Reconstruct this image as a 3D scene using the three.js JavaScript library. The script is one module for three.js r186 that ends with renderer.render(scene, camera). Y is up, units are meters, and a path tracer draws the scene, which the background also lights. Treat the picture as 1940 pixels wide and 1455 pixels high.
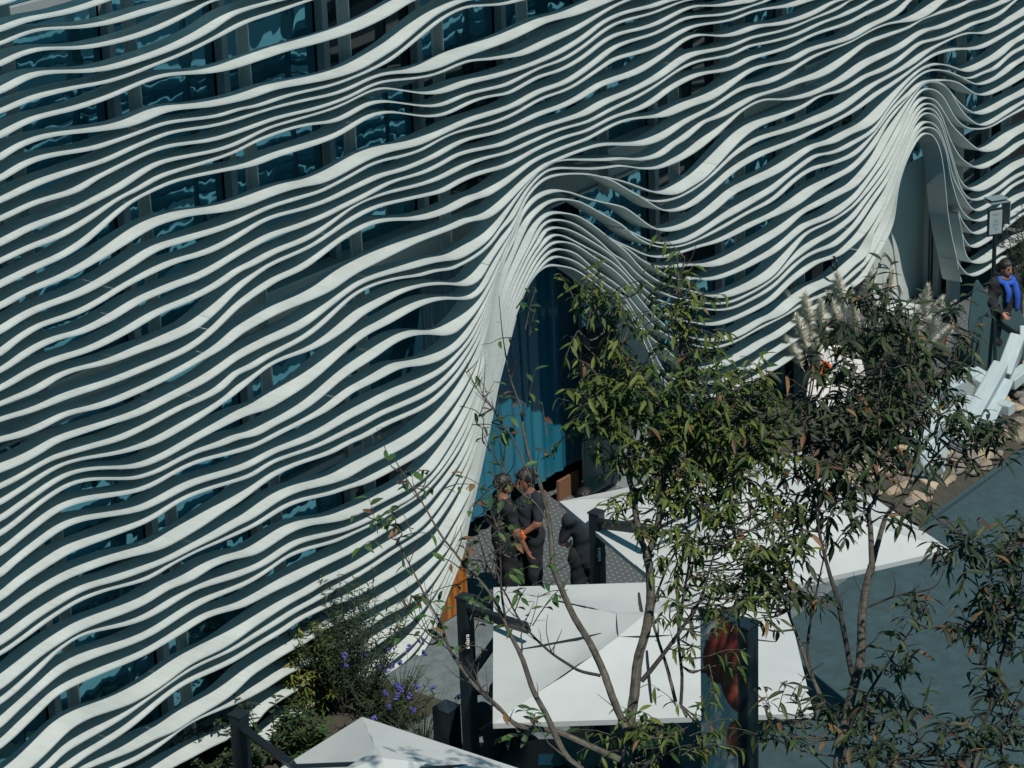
import * as THREE from 'three';
import { mergeGeometries, mergeVertices } from 'three/addons/utils/BufferGeometryUtils.js';
import { RoundedBoxGeometry } from 'three/addons/geometries/RoundedBoxGeometry.js';
import { MarchingCubes } from 'three/addons/objects/MarchingCubes.js';
import { ImprovedNoise } from 'three/addons/math/ImprovedNoise.js';

// ---------------------------------------------------------------- camera, sky, sun, exposure
const scene = new THREE.Scene();
const V = (x, y, z) => new THREE.Vector3(x, y, z);
const camera = new THREE.PerspectiveCamera(16.46918, 4 / 3, 0.5, 900);
{
  const B = [0.591408,-0.033740,0.805666,0.303688,0.934880,-0.183774,-0.747001,0.353357,0.563142];                       // the camera's right, up and backward axes; x runs along the facade, z away from it
  const m = new THREE.Matrix4().makeBasis(V(B[0], B[1], B[2]), V(B[3], B[4], B[5]), V(B[6], B[7], B[8]));
  camera.quaternion.setFromRotationMatrix(m);
  camera.position.set(-20.2190,13.0000,16.6057);
}
const renderer = new THREE.WebGLRenderer({ antialias: true });
renderer.toneMapping = THREE.LinearToneMapping;
renderer.toneMappingExposure = 1.04;
renderer.shadowMap.enabled = true;
{
  const W = 64, H = 32, data = new Float32Array(W * H * 4);
  for (let j = 0; j < H; j++) {
    const e = ((j + 0.5) / H - 0.5) * Math.PI, k = Math.max(0, Math.sin(e));
    for (let i = 0; i < W; i++) {
      const a = 1 - 0.45 * Math.pow(k, 0.6);
      data.set([0.036 * a, 0.255 * a, 0.39 * (1 - 0.35 * Math.pow(k, 0.6)), 1], (j * W + i) * 4);
    }
  }
  const t = new THREE.DataTexture(data, W, H, THREE.RGBAFormat, THREE.FloatType);
  t.mapping = THREE.EquirectangularReflectionMapping; t.magFilter = t.minFilter = THREE.LinearFilter; t.needsUpdate = true;
  scene.background = t; scene.environment = t;
}
const sunDir = V(-0.5, 1.7, 1.0).normalize();
const sun = new THREE.DirectionalLight(new THREE.Color(1, 0.85, 0.77), 4.9);
sun.name = 'sun';
sun.position.copy(sunDir).multiplyScalar(60); sun.castShadow = true;
sun.shadow.mapSize.set(4096, 4096);
Object.assign(sun.shadow.camera, { left: -25, right: 25, top: 25, bottom: -25, near: 1, far: 140 });
scene.add(sun, sun.target);

// ---------------------------------------------------------------- helpers
let seed = 7;
const rnd = () => { seed = (seed * 1664525 + 1013904223) >>> 0; return seed / 4294967296; };
const rr = (a, b) => a + (b - a) * rnd();
const pick = (a) => a[Math.floor(rnd() * a.length)];
const used = {};
const numbered = (n) => { used[n] = (used[n] ?? -1) + 1; return used[n] ? n + '_' + String(used[n]).padStart(3, '0') : n; };
const plain = (g) => { const o = g.index ? g.toNonIndexed() : g; for (const k of Object.keys(o.attributes)) if (!['position', 'normal', 'uv'].includes(k)) o.deleteAttribute(k); if (!o.attributes.uv) o.setAttribute('uv', new THREE.BufferAttribute(new Float32Array(o.attributes.position.count * 2), 2)); return o; };
const merge = (gs) => (gs.length === 1 ? gs[0] : mergeGeometries(gs.map(plain)));
function obj(name, gs, mat, parent = scene) {
  const m = new THREE.Mesh(merge([].concat(gs)), mat);
  m.name = parent === scene ? numbered(name) : name; m.castShadow = m.receiveShadow = true; parent.add(m); return m;
}
function thing(name, label, category, p = [0, 0, 0], turn = 0, group) {
  const o = new THREE.Group(); o.name = numbered(name); o.position.set(...p); o.rotation.y = turn; o.userData = { label, category };
  if (group) o.userData.group = group;
  scene.add(o); return o;
}
function tag(o, label, category, group) { o.userData = { label, category }; if (group) o.userData.group = group; return o; }
function structure(name, gs, mat, label) { const o = obj(name, gs, mat); o.userData.kind = 'structure'; if (label) o.userData.label = label; return o; }
const at = (g, x, y, z) => g.translate(x, y, z);
const box = (w, h, d, x = 0, y = 0, z = 0) => new THREE.BoxGeometry(w, h, d).translate(x, y, z);
const rbox = (w, h, d, x = 0, y = 0, z = 0, r = 0.01, s = 2) => new RoundedBoxGeometry(w, h, d, s, r).translate(x, y, z);
const cyl = (r0, r1, h, x = 0, y = 0, z = 0, n = 20) => new THREE.CylinderGeometry(r0, r1, h, n).translate(x, y, z);
const v3 = (a) => (a.isVector3 ? a.clone() : V(...a));
function bar(p, q, w, d, roll = 0) {               // a box from p to q
  p = v3(p); q = v3(q); const L = p.distanceTo(q), g = new RoundedBoxGeometry(w, L, d, 1, Math.min(w, d) * 0.12);
  if (roll) g.rotateY(roll);
  const m = new THREE.Matrix4().compose(p.clone().add(q).multiplyScalar(0.5), new THREE.Quaternion().setFromUnitVectors(V(0, 1, 0), q.clone().sub(p).normalize()), V(1, 1, 1));
  return g.applyMatrix4(m);
}
function rod(p, q, r0, r1 = r0, n = 6) {
  p = v3(p); q = v3(q); const L = p.distanceTo(q), g = new THREE.CylinderGeometry(r1, r0, L, n, 1);
  return g.applyMatrix4(new THREE.Matrix4().compose(p.clone().add(q).multiplyScalar(0.5), new THREE.Quaternion().setFromUnitVectors(V(0, 1, 0), q.clone().sub(p).normalize()), V(1, 1, 1)));
}
function limb(pts, radii, n = 7, seg = 5, wob = 0) {          // tapered tube through points
  const c = new THREE.CatmullRomCurve3(pts.map(v3), false, 'centripetal'), N = (pts.length - 1) * seg, pos = [], uv = [], idx = [];
  const fr = c.computeFrenetFrames(N, false);
  for (let i = 0; i <= N; i++) {
    const t = i / N, P = c.getPoint(t), f = t * (radii.length - 1), a = Math.min(radii.length - 2, Math.floor(f));
    const r = radii.length === 1 ? radii[0] : radii[a] + (radii[a + 1] - radii[a]) * (f - a);
    for (let j = 0; j <= n; j++) {
      const th = (j / n) * Math.PI * 2, rr_ = r * (1 + wob * Math.sin(j * 2.3 + i * 1.7) * Math.cos(i * 0.9));
      const d = fr.normals[i].clone().multiplyScalar(Math.cos(th) * rr_).addScaledVector(fr.binormals[i], Math.sin(th) * rr_).add(P);
      pos.push(d.x, d.y, d.z); uv.push(j / n * 0.3, t * 3);
    }
  }
  for (let i = 0; i < N; i++) for (let j = 0; j < n; j++) { const a = i * (n + 1) + j, b = a + n + 1; idx.push(a, b, a + 1, b, b + 1, a + 1); }
  const g = new THREE.BufferGeometry(); g.setAttribute('position', new THREE.Float32BufferAttribute(pos, 3)); g.setAttribute('uv', new THREE.Float32BufferAttribute(uv, 2)); g.setIndex(idx); g.computeVertexNormals(); return g;
}
const noise = new ImprovedNoise();
const fbm = (x, y, z = 0) => noise.noise(x, y, z) + 0.5 * noise.noise(x * 2.1, y * 2.1, z + 3) + 0.25 * noise.noise(x * 4.3, y * 4.3, z + 7);
function tex(size, fn, rep = 1, srgb = true) {      // fn(u, v) -> [r, g, b] 0..1; tileable is up to fn
  const d = new Uint8Array(size * size * 4);
  for (let j = 0; j < size; j++) for (let i = 0; i < size; i++) { const c = fn(i / size, j / size); d.set([c[0] * 255, c[1] * 255, c[2] * 255, 255].map((v) => Math.max(0, Math.min(255, v))), (j * size + i) * 4); }
  const t = new THREE.DataTexture(d, size, size); t.wrapS = t.wrapT = THREE.RepeatWrapping; t.magFilter = THREE.LinearFilter; t.minFilter = THREE.LinearMipmapLinearFilter; t.generateMipmaps = true; t.repeat.set(rep, rep);
  if (srgb) t.colorSpace = THREE.SRGBColorSpace; t.needsUpdate = true; return t;
}
const std = (r, g, b, rough = 0.7, extra = {}) => new THREE.MeshStandardMaterial({ color: new THREE.Color().setRGB(r, g, b), roughness: rough, side: THREE.DoubleSide, ...extra });

// ---------------------------------------------------------------- materials
const grime = tex(512, (u, v) => { const n = fbm(u * 9, v * 9), s = fbm(u * 60, v * 5, 2), p = noise.noise(u * 180, v * 180, 5) > 0.62 ? -0.18 : 0; const b = Math.max(0, noise.noise(u * 5, v * 5, 11) - 0.35) * Math.max(0, fbm(u * 40, v * 14, 6)) * 0.5; const k = 0.93 + 0.045 * n + 0.03 * s + p * 0.5 - b; return [k, k, k * 0.995]; }, 0.35);
const letterPaint = std(0.38, 0.49, 0.515, 0.5, { map: grime });
const finSteel = std(0.50, 0.61, 0.605, 0.45, { map: grime });
const postSteel = std(0.42, 0.475, 0.46, 0.5, { map: grime });
const frameSteel = std(0.22, 0.27, 0.28, 0.5);
const spandrel = std(0.36, 0.40, 0.39, 0.6, { map: grime });
const waves = tex(256, (u, v) => { const k = 0.5 + 0.5 * Math.sin(6.283 * (u * 2 + 0.35 * Math.sin(6.283 * v) + 0.2 * fbm(u * 4, v * 4))) * Math.cos(6.283 * (v + 0.25 * Math.sin(6.283 * u * 2))); return [k, k, k]; }, 1, false);
const paneGlass = new THREE.MeshPhysicalMaterial({ color: new THREE.Color().setRGB(0.085, 0.28, 0.37), metalness: 0.85, roughness: 0.035, bumpMap: waves, bumpScale: 0.006, side: THREE.DoubleSide });
const darkGlass = new THREE.MeshPhysicalMaterial({ color: new THREE.Color().setRGB(0.006, 0.018, 0.024), roughness: 0.05, side: THREE.DoubleSide, specularIntensity: 1 });
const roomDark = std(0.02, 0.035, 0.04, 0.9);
const curtainBlue = new THREE.MeshPhysicalMaterial({ color: new THREE.Color().setRGB(0.012, 0.125, 0.19), roughness: 0.24, clearcoat: 0.9, clearcoatRoughness: 0.08, side: THREE.DoubleSide });
const woodTex = tex(256, (u, v) => { const k = 0.8 + 0.14 * Math.sin(u * 40 + 5 * fbm(u * 3, v * 1.2)) + 0.1 * fbm(u * 60, v * 3); return [k, k * 0.98, k * 0.95]; });
const wood = std(0.40, 0.17, 0.035, 0.5, { map: woodTex });
const grit = (a, s) => tex(512, (u, v) => { const k = 0.72 + a * (rnd() - 0.5) + 0.09 * fbm(u * 7, v * 7) + (rnd() > 0.985 ? 0.2 : 0); return [k, k, k]; }, s);
const asphalt = std(0.045, 0.115, 0.135, 0.9, { map: grit(0.42, 0.8) });
const paving = std(0.19, 0.265, 0.28, 0.9, { map: grit(0.5, 0.9) });
const pathStone = std(0.14, 0.19, 0.205, 0.85, { map: grit(0.35, 0.9) });
const stud = tex(256, (u, v) => { const du = Math.abs(u - 0.5), dv = Math.abs(v - 0.5), k = Math.hypot(du, dv) < 0.13 ? 0.95 : 0.5 + 0.08 * rnd(); return [k, k, k]; }, 12);
const deckMat = std(0.26, 0.33, 0.345, 0.7, { map: stud });
const soil = std(0.075, 0.08, 0.06, 1, { map: grit(0.5, 1) });
const clothTex = tex(512, (u, v) => { const k = 0.955 + 0.02 * fbm(u * 6, v * 6) + (noise.noise(u * 70, v * 70, 9) > 0.66 ? -0.1 : 0); return [k, k, k]; });
const canvas = std(0.43, 0.50, 0.495, 0.85, { map: clothTex });
const poleMetal = std(0.010, 0.02, 0.026, 0.38, { metalness: 0.2 });
const bolt = std(0.55, 0.58, 0.58, 0.3, { metalness: 0.7 });
const barkTex = tex(256, (u, v) => { const k = 0.62 + 0.25 * fbm(u * 30, v * 5) + 0.14 * fbm(u * 8, v * 26, 4); return [k, k * 0.97, k * 0.9]; }, 1);
const barkTexB = tex(256, (u, v) => { const k = 0.5 + 0.3 * fbm(u * 30, v * 5); return [k, k, k]; }, 1, false);
const bark = std(0.17, 0.185, 0.175, 0.9, { map: barkTex, bumpMap: barkTexB, bumpScale: 0.006 });
const barkDark = std(0.07, 0.08, 0.085, 0.9, { map: barkTex, bumpMap: barkTexB, bumpScale: 0.006 });
const leafMat = (r, g, b, t = 0.25) => new THREE.MeshPhysicalMaterial({ color: new THREE.Color().setRGB(r, g, b), roughness: 0.58, specularIntensity: 0.6, transmission: t, thickness: 0, side: THREE.DoubleSide });
const greens = [leafMat(0.040, 0.085, 0.013), leafMat(0.062, 0.108, 0.016), leafMat(0.026, 0.062, 0.016), leafMat(0.095, 0.13, 0.018)];
const deep = [leafMat(0.017, 0.038, 0.014), leafMat(0.028, 0.052, 0.015), leafMat(0.012, 0.027, 0.013)];
const glossy = [leafMat(0.026, 0.082, 0.024, 0.2), leafMat(0.05, 0.12, 0.025, 0.2)];
const dry = [leafMat(0.12, 0.068, 0.028), leafMat(0.16, 0.10, 0.04), leafMat(0.075, 0.04, 0.022)];
const skin = std(0.24, 0.125, 0.08, 0.55), skinTan = std(0.19, 0.092, 0.058, 0.55);
const blackCloth = std(0.007, 0.010, 0.014, 0.9), navyCloth = std(0.008, 0.016, 0.026, 0.9), hairMat = std(0.006, 0.006, 0.007, 0.55), shoeMat = std(0.02, 0.022, 0.025, 0.6);

// ---------------------------------------------------------------- ground
function sheet(x0, x1, z0, z1, y, nx = 1, nz = 1, fn) {
  const g = new THREE.PlaneGeometry(x1 - x0, z1 - z0, nx, nz).rotateX(-Math.PI / 2).translate((x0 + x1) / 2, y, (z0 + z1) / 2), p = g.attributes.position, uv = g.attributes.uv;
  for (let i = 0; i < p.count; i++) { if (fn) p.setY(i, fn(p.getX(i), p.getZ(i))); uv.setXY(i, p.getX(i), p.getZ(i)); }
  g.computeVertexNormals(); return g;
}
structure('ground', sheet(-300, 300, -300, 300, 0), asphalt);
structure('plaza_paving', sheet(-14, 6.1, -1.6, 2.95, 0.004), paving);
{ // the raised path in front of the second doorway, a low slab with a kerb
  const s = new THREE.Shape(); s.moveTo(6.0, 1.6); s.lineTo(9.2, -2.2); s.lineTo(18, -2.2); s.lineTo(18, 2.0); s.lineTo(9.0, 2.0); s.closePath();
  const g = new THREE.ExtrudeGeometry(s, { depth: 0.1, bevelEnabled: true, bevelThickness: 0.012, bevelSize: 0.012, bevelSegments: 2 }).rotateX(Math.PI / 2).translate(0, 0.1, 0);
  structure('footpath', g, pathStone);
}
structure('planting_bed', sheet(-9, -0.75, -0.9, 0.95, 0.012, 60, 16, (x, z) => 0.012 + (z < 0.85 && x < -0.85 ? 0.05 + 0.03 * fbm(x * 3, z * 3) : 0)), soil);
structure('garden_bed', sheet(4.6, 11.2, -0.5, 1.5, 0.1, 80, 20, (x, z) => 0.13 + 0.05 * fbm(x * 2, z * 2)), soil);
{ const t = thing('entrance_deck', 'pale deck with white studs in front of the wide first doorway', 'deck', [0, 0, 0]);
  obj('slab', sheet(1.0, 5.4, -1.5, 2.2, 0.016), deckMat, t); }
{ const t = thing('entrance_mat', 'white studded mat on the path before the narrow second doorway', 'mat', [0, 0, 0]);
  obj('slab', sheet(9.3, 12.6, -1.0, 1.25, 0.118), deckMat, t); }

// ---------------------------------------------------------------- the building
const building = thing('building', 'glass building wrapped in wavy white horizontal metal fins with two arched doorways', 'building');
const DEPTH = 0.30, THICK = 0.015;
function ribbon(pts, d0, d1, th) {                   // a steel plate: a curve in the facade, as deep as d0 - d1
  const c = new THREE.CatmullRomCurve3(pts.map(([x, y]) => V(x, y, 0)), false, 'centripetal');
  let len = 0; for (let i = 1; i < pts.length; i++) len += Math.hypot(pts[i][0] - pts[i - 1][0], pts[i][1] - pts[i - 1][1]);
  const N = Math.max(12, Math.round(len / 0.085)), pos = [], nor = [], uv = [], idx = [];
  const P = []; for (let i = 0; i <= N; i++) P.push(c.getPoint(i / N));
  let s = 0;
  for (let i = 0; i <= N; i++) {
    const a = P[Math.max(0, i - 1)], b = P[Math.min(N, i + 1)], t = b.clone().sub(a).normalize(), n = V(-t.y, t.x, 0); if (i) s += P[i].distanceTo(P[i - 1]);
    const up = P[i], dn = P[i].clone().addScaledVector(n, -th);
    for (const [q, z, nn, v] of [[up, d0, n, 0], [up, d1, n, d0 - d1], [dn, d0, n.clone().negate(), 0], [dn, d1, n.clone().negate(), d0 - d1], [up, d0, V(0, 0, 1), 0], [dn, d0, V(0, 0, 1), 0.02], [up, d1, V(0, 0, -1), 0], [dn, d1, V(0, 0, -1), 0.02]]) { pos.push(q.x, q.y, z); nor.push(nn.x, nn.y, nn.z); uv.push(s, v); }
  }
  const Q = (a, b, c_, d) => idx.push(a, b, c_, a, c_, d);
  for (let i = 0; i < N; i++) { const o = i * 8, e = o + 8; Q(o, e, e + 1, o + 1); Q(o + 2, o + 3, e + 3, e + 2); Q(o + 4, o + 5, e + 5, e + 4); Q(o + 6, e + 6, e + 7, o + 7); }
  const E = N * 8; Q(0, 1, 3, 2); Q(E, E + 2, E + 3, E + 1);
  const g = new THREE.BufferGeometry(); g.setAttribute('position', new THREE.Float32BufferAttribute(pos, 3)); g.setAttribute('normal', new THREE.Float32BufferAttribute(nor, 3)); g.setAttribute('uv', new THREE.Float32BufferAttribute(uv, 2)); g.setIndex(idx); return g;
}
const pairs = (a) => { const o = []; for (let i = 0; i < a.length; i += 2) o.push([a[i], a[i + 1]]); return o; };
const fin = (...a) => {                              // laid in sheets of about three metres with a hairline joint between them
  const c = new THREE.CatmullRomCurve3(pairs(a).map(([x, y]) => V(x, y, 0)), false, 'centripetal'), L = c.getLength(), M = Math.ceil(L / 0.085), P = c.getSpacedPoints(M), out = [];
  let i = 0, n = Math.round(rr(12, 36));
  while (i < M) { const e = Math.min(M, i + n), q = P.slice(i, e + 1).map((p) => [p.x, p.y]); if (e < M) { const l = q.length - 1, dx = q[l][0] - q[l - 1][0], dy = q[l][1] - q[l - 1][1], d = Math.hypot(dx, dy); q[l] = [q[l][0] - dx / d * 0.006, q[l][1] - dy / d * 0.006]; } if (q.length > 1) out.push(ribbon(q, 0, -DEPTH + rr(-0.002, 0.002), THICK)); i = e; n = Math.round(rr(34, 40)); }
  return obj('fin', out, finSteel, building);
};
// every fin is its own wave: x along the facade and height, in metres
fin(-9.000,8.544,-8.250,8.508,-7.500,8.447,-6.750,8.484,-6.000,8.544,-4.921,8.496,-4.591,8.513,-4.077,8.486,-3.644,8.499,-2.944,8.513,-2.194,8.443,-1.444,8.468,-0.694,8.546,0.056,8.543,0.806,8.465,1.556,8.445,2.306,8.517,3.056,8.558,3.806,8.497,4.556,8.439,5.306,8.483,6.056,8.554,6.806,8.531,7.556,8.453,8.306,8.454,9.056,8.531,9.806,8.553,10.556,8.482,11.306,8.439,12.056,8.498,12.806,8.558,13.556,8.517,14.306,8.445,15.056,8.465,15.806,8.543);
fin(-9.000,8.299,-8.250,8.277,-7.500,8.210,-6.750,8.232,-6.000,8.299,-5.121,8.254,-4.791,8.272,-4.277,8.244,-3.844,8.257,-3.144,8.303,-2.394,8.225,-1.644,8.203,-0.894,8.274,-0.144,8.317,0.606,8.258,1.356,8.198,2.106,8.239,2.856,8.311,3.606,8.291,4.356,8.213,5.106,8.211,5.856,8.288,6.606,8.313,7.356,8.243,8.106,8.198,8.856,8.254,9.606,8.316,10.356,8.277,11.106,8.204,11.856,8.222,12.606,8.300,13.356,8.305,14.106,8.228,14.856,8.201,15.606,8.270,16.356,8.317);
fin(-9.000,8.074,-8.250,8.066,-7.500,7.995,-6.750,8.004,-6.000,8.074,-5.171,8.035,-4.841,8.052,-4.327,8.025,-3.894,8.038,-3.194,8.093,-2.444,8.023,-1.694,7.978,-0.944,8.036,-0.194,8.097,0.556,8.057,1.306,7.985,2.056,8.003,2.806,8.081,3.556,8.085,4.306,8.008,5.056,7.982,5.806,8.051,6.556,8.098,7.306,8.042,8.056,7.979,8.806,8.017,9.556,8.090,10.306,8.074,11.056,7.996,11.806,7.989,12.556,8.065,13.306,8.095,14.056,8.027,14.806,7.978,15.556,8.032,16.306,8.096);
fin(-9.000,7.959,-8.250,7.958,-7.500,7.887,-6.750,7.889,-6.000,7.960,-5.187,7.924,-4.935,7.946,-4.752,7.951,-4.606,7.936,-4.188,7.865,-3.888,7.835,-3.721,7.830,-3.405,7.832,-3.080,7.830,-2.874,7.836,-2.174,7.804,-1.424,7.781,-0.674,7.852,0.076,7.895,0.826,7.837,1.576,7.777,2.326,7.817,3.076,7.890,3.826,7.870,4.576,7.792,5.326,7.789,6.076,7.866,6.826,7.891,7.576,7.822,8.326,7.776,9.076,7.833,9.826,7.895,10.576,7.856,11.326,7.783,12.076,7.800,12.826,7.878,13.576,7.884,14.326,7.807,15.076,7.779,15.826,7.848);
fin(-9.000,7.777,-8.250,7.787,-7.500,7.717,-6.750,7.707,-6.000,7.777,-5.211,7.747,-4.963,7.777,-4.761,7.779,-4.633,7.764,-4.285,7.696,-4.114,7.671,-3.858,7.651,-3.547,7.644,-3.360,7.651,-3.156,7.671,-2.853,7.716,-2.541,7.770,-1.841,7.715,-1.091,7.736,-0.341,7.814,0.409,7.816,1.159,7.738,1.909,7.714,2.659,7.785,3.409,7.829,4.159,7.772,4.909,7.711,5.659,7.750,6.409,7.823,7.159,7.804,7.909,7.726,8.659,7.722,9.409,7.799,10.159,7.826,10.909,7.756,11.659,7.710,12.409,7.765,13.159,7.828,13.909,7.791,14.659,7.717,15.409,7.733,16.159,7.811);
fin(-9.000,7.536,-8.250,7.560,-7.500,7.493,-6.750,7.470,-6.000,7.536,-5.244,7.515,-4.901,7.563,-4.766,7.566,-4.587,7.546,-4.199,7.469,-3.988,7.439,-3.775,7.425,-3.451,7.426,-3.106,7.440,-2.821,7.469,-2.597,7.505,-2.333,7.572,-2.202,7.591,-2.027,7.598,-1.643,7.592,-0.943,7.564,-0.193,7.640,0.557,7.634,1.307,7.555,2.057,7.539,2.807,7.613,3.557,7.650,4.307,7.588,5.057,7.532,5.807,7.578,6.557,7.648,7.307,7.621,8.057,7.544,8.807,7.548,9.557,7.626,10.307,7.645,11.057,7.573,11.807,7.533,12.557,7.594,13.307,7.651,14.057,7.607,14.807,7.537,15.557,7.560,16.307,7.638);
fin(-9.000,7.359,-8.250,7.394,-7.500,7.332,-6.750,7.298,-6.000,7.360,-5.267,7.346,-4.974,7.368,-4.755,7.373,-4.367,7.356,-3.973,7.325,-3.718,7.323,-3.348,7.345,-2.963,7.369,-2.533,7.421,-2.089,7.480,-1.662,7.491,-1.217,7.508,-0.517,7.523,0.233,7.568,0.983,7.511,1.733,7.449,2.483,7.488,3.233,7.561,3.983,7.544,4.733,7.466,5.483,7.460,6.233,7.537,6.983,7.564,7.733,7.496,8.483,7.448,9.233,7.503,9.983,7.567,10.733,7.530,11.483,7.456,12.233,7.471,12.983,7.550,13.733,7.557,14.483,7.481,15.233,7.451,15.983,7.519);
fin(-9.000,7.142,-8.250,7.188,-7.500,7.133,-6.750,7.088,-6.000,7.143,-5.296,7.138,-5.040,7.177,-4.873,7.193,-4.760,7.193,-4.377,7.174,-4.153,7.174,-3.942,7.183,-3.543,7.218,-3.348,7.223,-3.139,7.206,-2.681,7.125,-2.412,7.095,-2.128,7.090,-1.836,7.093,-1.537,7.095,-1.100,7.076,-0.639,7.072,-0.417,7.081,-0.122,7.109,0.050,7.133,0.384,7.191,1.084,7.201,1.834,7.134,2.584,7.164,3.334,7.240,4.084,7.232,4.834,7.154,5.584,7.139,6.334,7.213,7.084,7.249,7.834,7.186,8.584,7.131,9.334,7.178,10.084,7.247,10.834,7.219,11.584,7.143,12.334,7.148,13.084,7.226,13.834,7.244,14.584,7.170,15.334,7.132,16.084,7.194);
fin(-9.000,6.945,-8.250,6.999,-7.500,6.953,-6.750,6.899,-6.000,6.946,-5.322,6.949,-5.150,6.987,-5.033,7.004,-4.893,7.012,-4.748,7.009,-4.569,6.991,-4.111,6.917,-3.799,6.877,-3.617,6.872,-3.329,6.889,-3.209,6.887,-3.086,6.874,-2.723,6.813,-2.518,6.788,-2.124,6.761,-1.751,6.762,-1.396,6.727,-1.034,6.692,-0.816,6.679,-0.645,6.676,-0.507,6.681,-0.388,6.693,0.075,6.776,0.178,6.803,0.584,6.931,0.785,6.980,0.974,7.004,1.241,7.019,1.941,6.962,2.691,6.994,3.441,7.069,4.191,7.059,4.941,6.980,5.691,6.968,6.441,7.043,7.191,7.077,7.941,7.012,8.691,6.959,9.441,7.009,10.191,7.076,10.941,7.046,11.691,6.970,12.441,6.978,13.191,7.056,13.941,7.071,14.691,6.997,15.441,6.961,16.191,7.024);
fin(-9.000,6.760,-8.250,6.821,-7.500,6.783,-6.750,6.723,-6.000,6.761,-5.346,6.772,-5.044,6.823,-4.916,6.834,-4.803,6.834,-4.630,6.820,-4.296,6.779,-4.131,6.767,-3.783,6.772,-3.429,6.782,-3.297,6.780,-3.113,6.762,-2.714,6.703,-2.537,6.684,-2.270,6.679,-2.017,6.655,-1.543,6.650,-1.016,6.615,-0.823,6.610,-0.350,6.630,-0.040,6.662,0.205,6.721,0.486,6.804,0.772,6.886,0.943,6.922,1.094,6.941,1.220,6.945,1.360,6.937,1.900,6.852,2.184,6.833,2.884,6.818,3.634,6.888,4.384,6.864,5.134,6.787,5.884,6.788,6.634,6.866,7.384,6.887,8.134,6.815,8.884,6.774,9.634,6.833,10.384,6.892,11.134,6.850,11.884,6.779,12.634,6.800,13.384,6.878,14.134,6.879,14.884,6.801,15.634,6.778,16.384,6.849);
fin(-9.000,6.563,-8.250,6.629,-7.500,6.602,-6.750,6.537,-6.000,6.564,-5.373,6.583,-4.849,6.623,-4.467,6.628,-4.068,6.626,-3.658,6.661,-3.272,6.679,-3.089,6.667,-2.718,6.618,-2.534,6.601,-2.314,6.591,-2.030,6.589,-1.731,6.580,-1.332,6.551,-0.914,6.516,-0.683,6.517,-0.329,6.544,-0.162,6.542,0.028,6.519,0.436,6.444,0.700,6.422,0.842,6.422,1.131,6.438,1.564,6.440,2.003,6.447,2.334,6.472,2.668,6.499,2.798,6.497,3.263,6.471,3.578,6.478,3.905,6.491,4.605,6.518,5.355,6.441,6.105,6.449,6.855,6.528,7.605,6.543,8.355,6.469,9.105,6.432,9.855,6.495,10.605,6.550,11.355,6.503,12.105,6.434,12.855,6.462,13.605,6.538,14.355,6.533,15.105,6.455,15.855,6.437);
fin(-9.000,6.398,-8.250,6.467,-7.500,6.450,-6.750,6.382,-6.000,6.399,-5.395,6.425,-4.959,6.459,-4.445,6.445,-4.182,6.494,-3.745,6.546,-3.550,6.563,-3.394,6.565,-3.191,6.551,-2.759,6.487,-2.547,6.470,-2.175,6.468,-1.788,6.471,-1.513,6.456,-1.223,6.435,-0.964,6.429,-0.675,6.437,-0.340,6.469,-0.174,6.469,-0.026,6.453,0.406,6.387,0.621,6.364,0.789,6.360,1.147,6.375,1.303,6.369,1.676,6.308,2.077,6.252,2.198,6.239,2.308,6.236,2.470,6.241,2.800,6.264,3.135,6.289,3.365,6.317,3.903,6.402,4.236,6.426,4.936,6.421,5.686,6.367,6.436,6.415,7.186,6.483,7.936,6.454,8.686,6.378,9.436,6.384,10.186,6.463,10.936,6.479,11.686,6.406,12.436,6.368,13.186,6.430,13.936,6.486,14.686,6.440,15.436,6.371,16.186,6.397);
fin(-9.000,6.176,-8.250,6.247,-7.500,6.244,-6.750,6.173,-6.000,6.177,-5.424,6.210,-5.011,6.255,-4.604,6.264,-4.324,6.289,-4.040,6.318,-3.884,6.341,-3.563,6.411,-3.451,6.426,-3.355,6.430,-3.214,6.423,-2.670,6.368,-2.473,6.359,-2.307,6.365,-2.023,6.396,-1.855,6.406,-1.418,6.392,-0.969,6.378,-0.781,6.385,-0.423,6.417,-0.274,6.417,-0.176,6.406,-0.069,6.383,0.197,6.299,0.466,6.212,0.613,6.175,0.743,6.151,0.916,6.137,1.311,6.133,1.716,6.102,2.070,6.088,2.543,6.089,2.959,6.112,3.375,6.174,3.753,6.264,3.974,6.287,4.233,6.289,4.514,6.271,4.801,6.249,5.146,6.246,5.846,6.186,6.596,6.242,7.346,6.305,8.096,6.267,8.846,6.194,9.596,6.210,10.346,6.288,11.096,6.295,11.846,6.219,12.596,6.189,13.346,6.257,14.096,6.306,14.846,6.252,15.596,6.188,16.346,6.223);
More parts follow.
